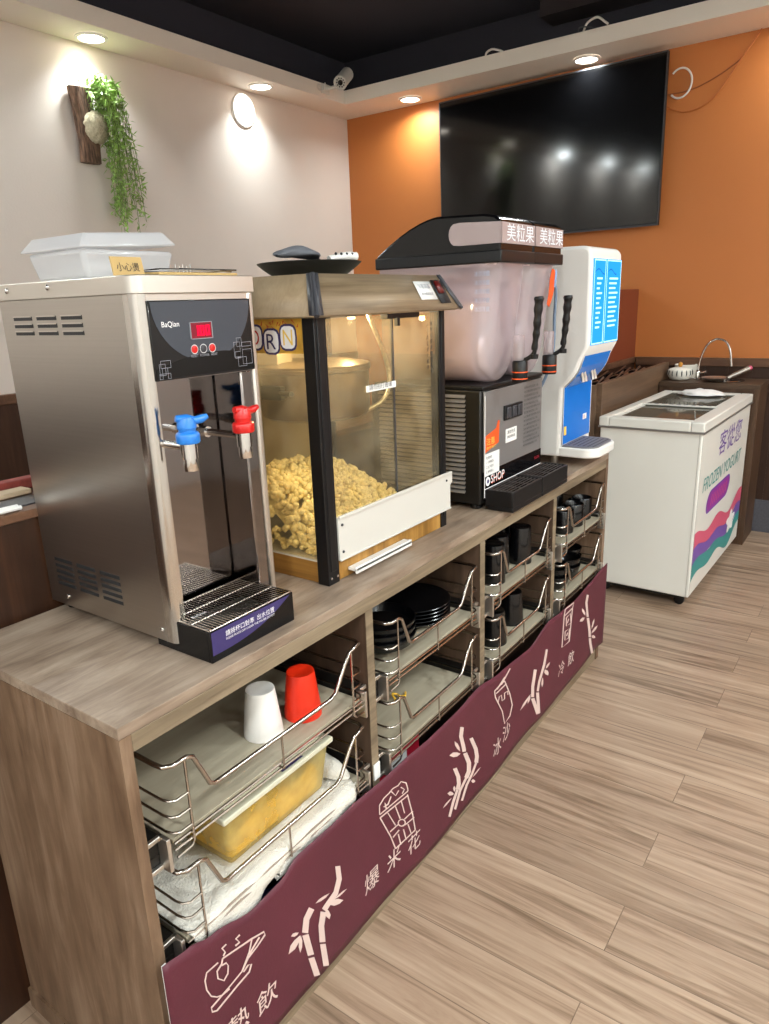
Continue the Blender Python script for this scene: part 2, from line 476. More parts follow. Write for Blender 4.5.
        if bevel:
            b = o.modifiers.new('bevel', 'BEVEL'); b.width = bevel; b.segments = seg; b.limit_method = 'ANGLE'; b.angle_limit = R(50)
        if solid:
            k = o.modifiers.new('thick', 'SOLIDIFY'); k.thickness = solid; k.offset = 0
        if label: o['label'] = label
        return o

_G = {}
def glyphs(body):
    if body not in _G:
        cu = bpy.data.curves.new('glyphs', 'FONT'); cu.body = body; cu.size = 1.0; cu.resolution_u = 3
        ob = bpy.data.objects.new('glyphs', cu); COL.objects.link(ob)
        dg = bpy.context.evaluated_depsgraph_get(); dg.update()
        me = bpy.data.meshes.new_from_object(ob.evaluated_get(dg), depsgraph=dg)
        vs = [(v.co.x, v.co.y) for v in me.vertices]; ps = [tuple(p.vertices) for p in me.polygons]
        bpy.data.objects.remove(ob); bpy.data.curves.remove(cu); bpy.data.meshes.remove(me)
        xs = [v[0] for v in vs] or [0, 1]; ys = [v[1] for v in vs] or [0, 1]
        _G[body] = (vs, ps, (min(xs), max(xs), min(ys), max(ys)))
    return _G[body]

def on_front(x, y, z):                             # plane facing the walkway (-Y): u to +X, v to +Z
    return lambda u, v: (x + u, y, z + v)
def on_left(x, y, z):                              # plane facing the camera end (-X): u to -Y, v to +Z
    return lambda u, v: (x, y - u, z + v)

def structure(o): o['kind'] = 'structure'; return o

def smooth_path(pts, n=6):
    """Catmull-Rom through pts"""
    P = [Vector(p) for p in pts]; out = []
    for i in range(len(P) - 1):
        a, b, c, d = P[max(i - 1, 0)], P[i], P[i + 1], P[min(i + 2, len(P) - 1)]
        for k in range(n):
            t = k / n
            out.append(0.5 * ((2 * b) + (c - a) * t + (2 * a - 5 * b + 4 * c - d) * t * t + (3 * b - a - 3 * c + d) * t ** 3))
    out.append(P[-1]); return out

# ------------------------------------------------------------------ the room
structure(M().box(XB, XW, YR, YW, -0.06, 0).build('floor', 'floor'))
structure(M().box(XB, XW, YW, YW + 0.1, 0, 2.80).build('wall_left', 'greywall'))
structure(M().box(XW, XW + 0.1, YR, YW + 0.1, 0, 2.80).build('wall_back', 'orange'))
# everything above the soffit is painted black
structure(M().box(XB, XW, YW, YW + 0.1, 2.80, ZC).build('trim_11', 'black_ceiling'))
structure(M().box(XW, XW + 0.1, YR, YW + 0.1, 2.80, ZC).build('trim_12', 'black_ceiling'))
structure(M().box(XB, XW, YR - 0.1, YR, 0, ZC).build('wall_right', 'palewall'))
structure(M().box(XB - 0.1, XB, YR - 0.1, YW + 0.1, 0, ZC).build('wall_front', 'palewall'))
structure(M().box(XB, XW, YR, YW, ZC, ZC + 0.08).build('ceiling', 'black_ceiling'))
# lowered cream soffit ring, with the open edge towards the black ceiling
structure(M().box(XB, XW, 2.50, YW, ZS, 2.815).build('trim_1', 'soffit', bevel=0.002))
structure(M().box(3.854, XW, YR, 2.50, ZS, 2.815).build('trim_2', 'soffit', bevel=0.002))
structure(M().box(XB, 3.854, YR, YR + 0.35, ZS, 2.815).build('trim_3', 'soffit'))
structure(M().box(XB, XB + 0.35, YR + 0.35, 2.50, ZS, 2.815).build('trim_4', 'soffit'))
# a deeper black duct that shows at the top of the frame
structure(M().box(4.0, XW, 0.2, 1.15, 2.99, ZC).build('trim_5', P('duct paint', '#241a1c', 0.8)))
# wainscots
structure(M().box(XB, XW - 0.02, YW - 0.02, YW, 0.1, 1.0).build('trim_6', 'wainscot'))
structure(M().box(XB, XW - 0.03, YW - 0.032, YW, 1.0, 1.05).build('trim_7', 'wainscot_cap', bevel=0.004))
m = M().box(XW - 0.02, XW, YR, 0.52, 0.2, 0.985)
for k in range(14):
    y0 = 0.5 - k * 0.13
    m.box(XW - 0.0225, XW - 0.0195, y0 - 0.003, y0, 0.2, 0.985)
structure(m.build('trim_8', 'wainscot'))
structure(M().box(XW - 0.034, XW, YR, 0.52, 0.985, 1.035).build('trim_9', 'wainscot_cap', bevel=0.005))
structure(M().box(XW - 0.026, XW, YR, -0.20, 0, 0.2).build('baseboard_back', 'skirting', bevel=0.003))
structure(M().box(XB, XW, YW - 0.026, YW, 0, 0.1).build('baseboard_left', 'skirting'))
# half-height partition between the station and the dining side, rust upper part, wood lower part
structure(M().box(2.75, XW - 0.001, 0.535, 0.61, 0, 1.0).build('wall_partition', 'wainscot'))
structure(M().box(2.74, XW - 0.001, 0.525, 0.62, 1.0, 1.035).build('trim_10', 'wainscot_cap', bevel=0.004))
structure(M().box(2.75, XW - 0.001, 0.535, 0.61, 1.035, 1.445).build('wall_halfheight', 'rust', bevel=0.002))

def downlight(x, y, label=None):
    t = thing('recessed_downlight', label, 'ceiling light', (x, y, ZS), 'recessed downlights in the cream soffit')
    M().lathe([(0.078, -0.001), (0.078, -0.008), (0.062, -0.010), (0.060, -0.004)], (x, y, ZS), 32, cap0=False, cap1=False).build('trim_ring', 'white', t)
    M().lathe([(0.061, -0.006), (0.04, -0.0085), (0.001, -0.009)], (x, y, ZS), 32).build('diffuser', 'lampglow', t)
LL = ['round recessed downlight in the soffit above the hanging wall plant', 'round recessed downlight in the soffit straight above the light pool on the grey wall',
      'round recessed downlight in the soffit left of the television, over the orange wall corner', 'round recessed downlight in the soffit above the top edge of the television']
for (x, y), l in zip(LAMPS, LL): downlight(x, y, l)

# lamp's pool of light on the grey wall, made as a glowing disc
t = thing('wall_light_pool', 'round pool of lamp light, made as a glowing disc on the grey wall', 'light pool', (3.127, YW, 2.612))
M().lathe([(0.098, 0.0), (0.098, -0.010), (0.092, -0.013)], (3.127, YW, 2.612), 36, 'y', cap1=False).build('rim', 'white', t)  # edge of the light pool disc
M().lathe([(0.092, -0.012), (0.06, -0.0135), (0.001, -0.014)], (3.127, YW, 2.612), 36, 'y').build('diffuser', 'poolglow', t)  # glowing face of the light pool, no real fitting

# booth partition behind the counter, low ledge on top
t = thing('booth_partition', 'dark wood booth partition with a narrow ledge, behind the near end of the counter', 'partition', (-0.6, 0.60, 0))
M().box(-2.3, 1.9, 0.505, 0.70, 0, 1.042).build('panel', 'booth', t)
M().box(-2.31, 1.91, 0.497, 0.71, 1.042, 1.060).build('ledge', 'wainscot_cap', t, bevel=0.002)
# ------------------------------------------------------------------ the counter
H = 0.85
ct = thing('serving_counter', 'long grey oak laminate serving counter with open bays of wire baskets', 'counter', (1.065, 0.245, 0))
M().box(0, 2.13, 0.0, 0.49, 0.830, H).build('countertop', 'oak_top', ct, bevel=0.0012)
M().box(0.0205, 2.1045, -0.0004, 0.022, 0.800, 0.8297).build('front_rail', 'oak_edge', ct, bevel=0.001)
M().box(0.0, 0.020, 0.0, 0.49, 0.0, 0.8297).build('end_panel', 'oak_side', ct)
M().box(2.105, 2.13, 0.0, 0.49, 0.0, 0.8297).build('end_panel', 'oak_side', ct)
for a, b in ((0.592, 0.617), (1.105, 1.131), (1.604, 1.629)):
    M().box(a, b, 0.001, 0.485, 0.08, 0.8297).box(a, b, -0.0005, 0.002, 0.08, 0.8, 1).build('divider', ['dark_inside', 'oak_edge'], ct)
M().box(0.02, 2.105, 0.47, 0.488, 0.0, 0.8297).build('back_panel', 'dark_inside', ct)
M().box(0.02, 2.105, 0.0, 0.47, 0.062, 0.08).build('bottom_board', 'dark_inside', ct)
M().box(0.001, 2.12, 0.004, 0.03, 0.0, 0.062).build('plinth', 'oak_edge', ct)
M().box(-0.006, 0.0, 0.0, 0.49, 0.0, 0.05).build('plinth', 'oak_side', ct)

# wire baskets -------------------------------------------------------------
BAYS = [(0.02, 0.592), (0.617, 1.105), (1.131, 1.604), (1.629, 2.105)]
YF = -0.010
def basket(x0, x1, zb, label):
    t = thing('wire_basket', label, 'wire basket', ((x0 + x1) / 2, 0.2, zb - 0.03), 'pull-out wire baskets in the counter bays')
    xl, xr, zt, zd = x0 + 0.042, x1 - 0.030, zb + 0.134, zb + 0.055
    yb = 0.42
    rim = [(xl, yb, zt), (xl, 0.02, zt), (xl + 0.002, 0.0, zt), (xl + 0.014, YF, zt), (xl + 0.040, YF, zt), (xl + 0.052, YF, zt - 0.006),
           (xl + 0.080, YF, zd + 0.006), (xl + 0.090, YF, zd), (xl + 0.11, YF, zd), (xr - 0.11, YF, zd), (xr - 0.092, YF, zd + 0.006), (xr - 0.075, YF, zd + 0.03),
           (xr - 0.058, YF, zt - 0.024), (xr - 0.042, YF, zt - 0.004), (xr - 0.022, YF, zt), (xr - 0.006, YF + 0.004, zt), (xr, 0.01, zt), (xr, yb, zt), (xl, yb, zt)]
    M().tube(rim, 0.0042, 10).build('rim', 'wire', t)
    def side(sx, d, nm):
        m = M()
        for dz in (0.062, 0.092, 0.122):
            m.tube([(sx, yb, zt - dz), (sx, 0.012, zt - dz), (sx + d * 0.003, -0.002, zt - dz), (sx + d * 0.012, YF, zt - dz), (sx + d * 0.036, YF, zt - dz)], 0.0022, 6)
        m.tube([(sx + d * 0.036, YF, zt), (sx + d * 0.036, YF, zb - 0.018), (sx + d * 0.030, YF, zb - 0.026), (sx + d * 0.0, YF, zb - 0.028)], 0.0024, 6)
        m.build('side_wires', 'wire', t)
    side(xl, 1, 'l'); side(xr, -1, 'r')
    m = M()
    m.tube([(xl, YF + 0.004, zb - 0.004), (xr, YF + 0.004, zb - 0.004)], 0.0024, 6)
    m.tube([(xl, YF + 0.004, zb - 0.016), (xr, YF + 0.004, zb - 0.016)], 0.0024, 6)
    xm = (xl + xr) / 2
    m.tube([(xm, YF, zd), (xm, YF, zb - 0.016), (xm - 0.0, YF + 0.05, zb - 0.018)], 0.0024, 6)
    for k in range(1, 6):
        y = yb * k / 6
        m.tube([(xl, y, zb - 0.016), (xr, y, zb - 0.016)], 0.002, 6)
    m.build('floor_wires', 'wire', t)
    M().box(xl + 0.002, xr - 0.002, 0.000, yb, zb - 0.011, zb).build('base_board', 'shelf_board', t, bevel=0.001)
    for sx, sg in ((x0 + 0.002, 1), (x1 - 0.002, -1)):
        a, b = sorted((sx, sx + sg * 0.026))
        r = M().box(a, b, 0.012, 0.43, zb - 0.040, zb + 0.016).box(a + .004, b - .004, 0.011, 0.43, zb - 0.028, zb - 0.018).build('runner', 'black_metal', t)
        a, b = sorted((sx + sg * 0.022, sx + sg * 0.029))
        M().box(a, b, -0.014, 0.011, zb - 0.044, zb + 0.018).box(min(sx, sx + sg * .029), max(sx, sx + sg * .029), 0.004, 0.0115, zb + 0.010, zb + 0.018).box(
            min(sx, sx + sg * .029), max(sx, sx + sg * .029), 0.004, 0.0115, zb - 0.044, zb - 0.036).build('bracket', 'steel_light', r, bevel=0.001)
    return t
ZU, ZL = 0.612, 0.413
BL = [('upper wire basket holding a white cup and a red cup', 'lower wire basket holding the yellow food tub and white towel'),
      ('upper wire basket holding the stack of black plates', 'empty lower wire basket below the stack of black plates'),
      ('upper wire basket in the third bay, crowded with tall black cups', 'lower wire basket holding just two black cups'),
      ('upper wire basket in the far end bay, full of black mugs', 'lower wire basket in the far end bay, full of black bowls')]
for (a, b), (lu, ll) in zip(BAYS, BL):
    basket(a, b, ZU, lu); basket(a, b, ZL, ll)

# cups -----------------------------------------------------------------------
def cup(x, y, z, label, mat, r=0.039, h=0.098, group=None, name='upturned_cup', rt=0.72):
    o = M().lathe([(r, 0), (r, 0.006), (r * 0.985, 0.012), (r * (rt + .03), h - 0.006), (r * rt, h), (r * rt - 0.006, h), (r * rt - 0.010, h - 0.003), (0.001, h - 0.003)],
                  (x, y, z), 32, cap0=True).build(name, mat, None, origin=(x, y, z))
    return tag(o, label, 'cup', group)
ZB = ZU + 0.0005
cup(0.359, 0.087, ZB, 'white plastic cup standing upside down in the near upper basket', 'white')
cup(0.453, 0.066, ZB, 'bright red plastic cup standing upside down beside the white cup', 'redcup')
G3 = 'black cups in the third bay'
for i, (x, y, dz, l) in enumerate([
        (1.300, 0.060, 0, 'tall black cup at the left front corner of the third bay upper basket'),
        (1.378, 0.085, 0, 'tall black cup just right of the front corner cup, third bay upper basket'),
        (1.318, 0.150, 0, 'black cup in the second row behind the left front cups, third bay upper basket'),
        (1.410, 0.180, 0, 'black cup at the rear of the left cluster, third bay upper basket'),
        (1.492, 0.062, 0, 'front one of the two black cups standing apart at the right, third bay upper basket'),
        (1.530, 0.142, 0, 'rear one of the two black cups standing apart at the right, third bay upper basket')]):
    cup(x, y, ZB, l, 'black_glaze', 0.037, 0.118, G3, 'black_cup', 0.88)
cup(1.300, 0.058, ZL + .0005, 'upside down black cup at the left front of the lower basket in the third bay', 'black_glaze', 0.042, 0.105, G3, 'black_cup', 0.80)
cup(1.458, 0.075, ZL + .0005, 'upside down black cup standing right of centre in the third bay lower basket', 'black_glaze', 0.042, 0.105, G3, 'black_cup', 0.80)

def mug(x, y, z, label):
    t = thing('black_mug', label, 'mug', (x, y, z), 'black mugs in the far end bay')
    M().lathe([(0.034, 0), (0.037, 0.003), (0.038, 0.080), (0.036, 0.083), (0.034, 0.080), (0.033, 0.008), (0.001, 0.006)], (x, y, z), 28).build('body', 'black_glaze', t)
    M().tube(smooth_path([(x + 0.010, y + 0.035, z + 0.066), (x + 0.016, y + 0.054, z + 0.062), (x + 0.017, y + 0.058, z + 0.042), (x + 0.014, y + 0.050, z + 0.022), (x + 0.010, y + 0.035, z + 0.018)]), 0.005, 8).build('handle', 'black_glaze', t)
for x, y, l in [(1.842, 0.058, 'glossy black mug at the left front corner of the far end upper basket'),
                (1.938, 0.058, 'glossy black mug in the middle of the front row, far end upper basket'),
                (2.033, 0.062, 'glossy black mug at the right end of the front row, far end upper basket'),
                (1.868, 0.168, 'glossy black mug behind the left front mug, far end upper basket'),
                (1.962, 0.170, 'glossy black mug in the middle of the rear row, far end upper basket'),
                (2.034, 0.175, 'glossy black mug at the right end of the rear row, far end upper basket')]:
    mug(x, y, ZB, l)

def bowl_mesh(m, x, y, z, r, h):
    m.lathe([(r * .5, 0), (r * .55, 0.004), (r * .86, h * .45), (r, h), (r - .003, h + .001), (r * .82, h * .5), (r * .5, 0.010), (0.001, 0.009)], (x, y, z), 32)
def bowl(x, y, z, label, r=0.055, h=0.052, group='black bowls in the far end bay'):
    m = M(); bowl_mesh(m, x, y, z, r, h)
    return tag(m.build('black_bowl', 'black_glaze', None, origin=(x, y, z)), label, 'bowl', group)
z0 = ZL + .0005
for x, y, k, l in [(1.798, 0.065, 0, 'black bowl at the left front of the far end lower basket, lower of its stack'), (1.798, 0.065, 1, 'black bowl topping the stack at the left front of the far end lower basket'),
                   (1.912, 0.070, 0, 'black bowl in the front middle of the far end lower basket, lower of its stack'), (1.912, 0.070, 1, 'black bowl topping the front middle stack, far end lower basket'),
                   (2.017, 0.105, 0, 'black bowl at the right front of the far end lower basket, lower of its stack'), (2.017, 0.105, 1, 'black bowl topping the stack at the right front of the far end lower basket'),
                   (1.850, 0.180, 0, 'black bowl at the rear left of the far end lower basket'), (1.962, 0.205, 0, 'black bowl at the rear right of the far end lower basket')]:
    bowl(x, y, z0 + k * 0.030, l)

# plates and shallow bowls in the second bay
def plate(x, y, z, r, label, group, name='black_plate'):
    o = M().lathe([(r * .62, 0), (r * .66, 0.002), (r * .97, 0.011), (r, 0.014), (r * .985, 0.0155), (r * .68, 0.006), (0.001, 0.005)], (x, y, z), 48).build(name, 'black_glaze', None, origin=(x, y, z))
    return tag(o, label, 'plate', group)
NP = ['bottom plate of the black plate stack in the second bay', 'second black plate from the bottom of the stack in the second bay', 'third black plate from the bottom of the stack in the second bay',
      'fourth black plate from the bottom of the stack in the second bay', 'topmost plate of the black plate stack in the second bay']
for k in range(5):
    plate(0.970, 0.130, ZB + k * 0.0098, 0.100, NP[k], 'black plates stacked in the second bay')
for k, l in enumerate(['lowest of the dark serving bowls left of the plate stack', 'middle one of the dark serving bowls left of the plate stack', 'topmost of the dark serving bowls left of the plate stack']):
    m = M(); x, y, z = 0.778, 0.096, ZB + k * 0.019
    r, h = 0.085, 0.046
    m.lathe([(r * .45, 0), (r * .5, 0.003), (r * .9, h * .5), (r, h), (r - .003, h + .001), (r * .86, h * .55), (r * .45, 0.008), (0.001, 0.007)], (x, y, z), 40)
    tag(m.build('serving_bowl', 'black_glaze', None, origin=(x, y, z)), l, 'bowl', 'dark bowls beside the plate stack')
tag(M().tube(smooth_path([(0.86, 0.12, ZL + .004), (0.868, 0.135, ZL + .012), (0.882, 0.128, ZL + .006), (0.872, 0.115, ZL + .010), (0.89, 0.11, ZL + .004), (0.905, 0.118, ZL + .004)], 5), 0.003, 6)
    .build('rubber_band', P('yellow rubber', '#d8a92a', 0.5), None, origin=(0.88, 0.12, ZL + .003)), 'small twisted yellow band lying on the empty lower basket board', 'band')

# food tub on the towel
tb = thing('food_tub', 'lidded translucent plastic tub of yellow food in the near lower basket', 'food container', (0.335, 0.135, ZL + 0.016))
zb, zt = ZL + 0.016, ZL + 0.130
m = M().frustum((0.205, 0.470, 0.040, 0.225, zb), (0.190, 0.485, 0.028, 0.240, zt))
m.build('tub', 'tub', tb, bevel=0.010, seg=3)
m = M()
def heap(u, v):
    x = 0.204 + u * 0.268; y = 0.040 + v * 0.188
    return (x, y, zb + 0.072 + 0.030 * noise.noise(Vector((x * 16, y * 16, 3))) + 0.018 * (u - .3))
m.grid(16, 12, heap)
def skirt(pts):
    for (x, y), (x2, y2) in zip(pts, pts[1:]):
        pass
m.box(0.210, 0.466, 0.044, 0.222, zb + 0.002, zb + 0.062)
m.build('yellow_food', 'yellow', tb, bevel=0.014, seg=3, label='yellow food inside')
m = M().box(0.184, 0.491, 0.022, 0.246, zt - 0.004, zt + 0.008).box(0.205, 0.470, 0.042, 0.226, zt + 0.008, zt + 0.013)
m.build('lid', 'tub_lid', tb, bevel=0.004, seg=2)
M().box(0.345, 0.405, 0.030, 0.052, zt + 0.0081, zt + 0.0088).build('lid_label', 'purple', tb)

# towel draped under the tub and over the front of the basket
def towel(u, v):
    x = 0.075 + u * 0.455
    s = v * 0.50                                     # length along the cloth, from the back to the hanging hem
    drop = 0.075 + 0.065 * max(0, 1 - abs(u - 0.20) / 0.26) + 0.03 * max(0, 1 - abs(u - .85) / .2)
    if v < 0.62:
        y = 0.33 - (v / 0.62) * 0.325; z = ZL + 0.006 + 0.006 * noise.noise(Vector((x * 22, y * 22, 0)))
    else:
        k = (v - 0.62) / 0.38
        y = 0.005 - 0.014 * math.sin(min(1, k * 4) * math.pi / 2) + 0.012 * k + 0.008 * noise.noise(Vector((x * 18, k * 3, 5)))
        z = ZL + 0.006 - k * drop
        if k < .2: z = ZL + 0.006 - k * drop * .5
    if y > 0.0: z = max(z, ZL + 0.004)
    return (x + 0.012 * math.sin(v * 9 + u * 4), y, z)
tag(M().grid(46, 40, towel).build('towel', 'towel', None, solid=0.005, angle=80), 'white terry towel spread under the tub and hanging over the basket front', 'towel')
# bulge of cloth between the tub and the right runner
def fold(u, v):
    x = 0.527 + 0.030 * math.cos(u * 2 * math.pi) * math.sin(v * math.pi * .5 + .001) ; y = 0.115 + 0.10 * math.sin(u * 2 * math.pi) * math.sin(v * math.pi * .5 + .001)
    return (x, y, ZL + 0.013 + 0.035 * math.cos(v * math.pi / 2) * (1 + .3 * noise.noise(Vector((x * 40, y * 40, 0)))))
tag(M().grid(24, 8, fold, closed_u=True).build('cloth', 'towel', None, angle=80), 'crumpled white cloth wedged between the tub and the right basket runner', 'cloth')
# things low in the bays
t = thing('spray_bottle', 'dark bottle with a blue label low down behind the banner, below the towel', 'bottle', (0.330, 0.10, 0.0805))
M().lathe([(0.038, 0), (0.040, 0.01), (0.040, 0.21), (0.030, 0.245), (0.014, 0.262), (0.014, 0.28)], (0.33, 0.10, 0.0805), 28).build('body', 'black', t)
M().lathe([(0.0405, 0.05), (0.0405, 0.20)], (0.33, 0.10, 0.0805), 28, cap0=False, cap1=False).build('label_band', 'bottle_blue', t)
M().lathe([(0.018, 0.278), (0.018, 0.300), (0.016, 0.303)], (0.33, 0.10, 0.0805), 24).build('cap', 'bottle_blue', t)
t = thing('carton', 'red printed carton below the lower basket of the second bay', 'carton', (0.74, 0.12, 0.0805))
M().box(0.635, 0.84, 0.035, 0.22, 0.0805, 0.362).build('box', 'redpack', t, bevel=0.002)
M().box(0.70, 0.78, 0.0335, 0.035, 0.27, 0.345).build('label_patch', 'white_label', t)
tag(M().box(0.594, 0.616, -0.0045, -0.0012, 0.385, 0.425).build('tag', 'white_label', None, bevel=0.0005), 'small white tag stuck on the first divider edge above the banner', 'tag')

# ------------------------------------------------------------------ banner
def ban_y(x, z):
    k = (z - 0.05) / 0.35
    return -0.015 - 0.0045 * (1 + math.sin(x * 7.3 + 0.7 + 1.6 * k)) * (0.35 + 0.65 * k) - 0.002 * math.sin(x * 17 + z * 9) * (1 - k)
TOP = [(-0.002, 0.428), (0.05, 0.418), (0.097, 0.400), (0.198, 0.371), (0.27, 0.373), (0.32, 0.393), (0.415, 0.391), (0.506, 0.395), (0.591, 0.392), (0.689, 0.394), (0.80, 0.388), (0.944, 0.387), (1.055, 0.394),
       (1.203, 0.374), (1.392, 0.366), (1.547, 0.404), (1.65, 0.396), (1.79, 0.388), (1.95, 0.396), (2.094, 0.409), (2.135, 0.412)]
def interp(T, x):
    for (a, za), (b, zb_) in zip(T, T[1:]):
        if x <= b:
            q = (x - a) / (b - a); q = q * q * (3 - 2 * q)
            return za + (zb_ - za) * q
    return T[-1][1]
BOT = [(-0.002, 0.055), (0.3, 0.056), (0.83, 0.046), (1.6, 0.060), (2.03, 0.080), (2.135, 0.068)]
def ban(u, v):
    x = -0.002 + u * 2.137
    z0, z1 = interp(BOT, x), interp(TOP, x)
    z = z0 + (z1 - z0) * v
    return (x, ban_y(x, z), z)
bn = thing('banner', 'maroon cloth banner with cream bamboo and drink drawings along the counter front', 'banner', (1.065, -0.02, 0.05))
M().grid(150, 16, ban).build('cloth', 'maroon', bn, solid=0.0012, angle=80)
def on_ban(p): return (p[0], ban_y(p[0], p[1]) - 0.0016, p[1])
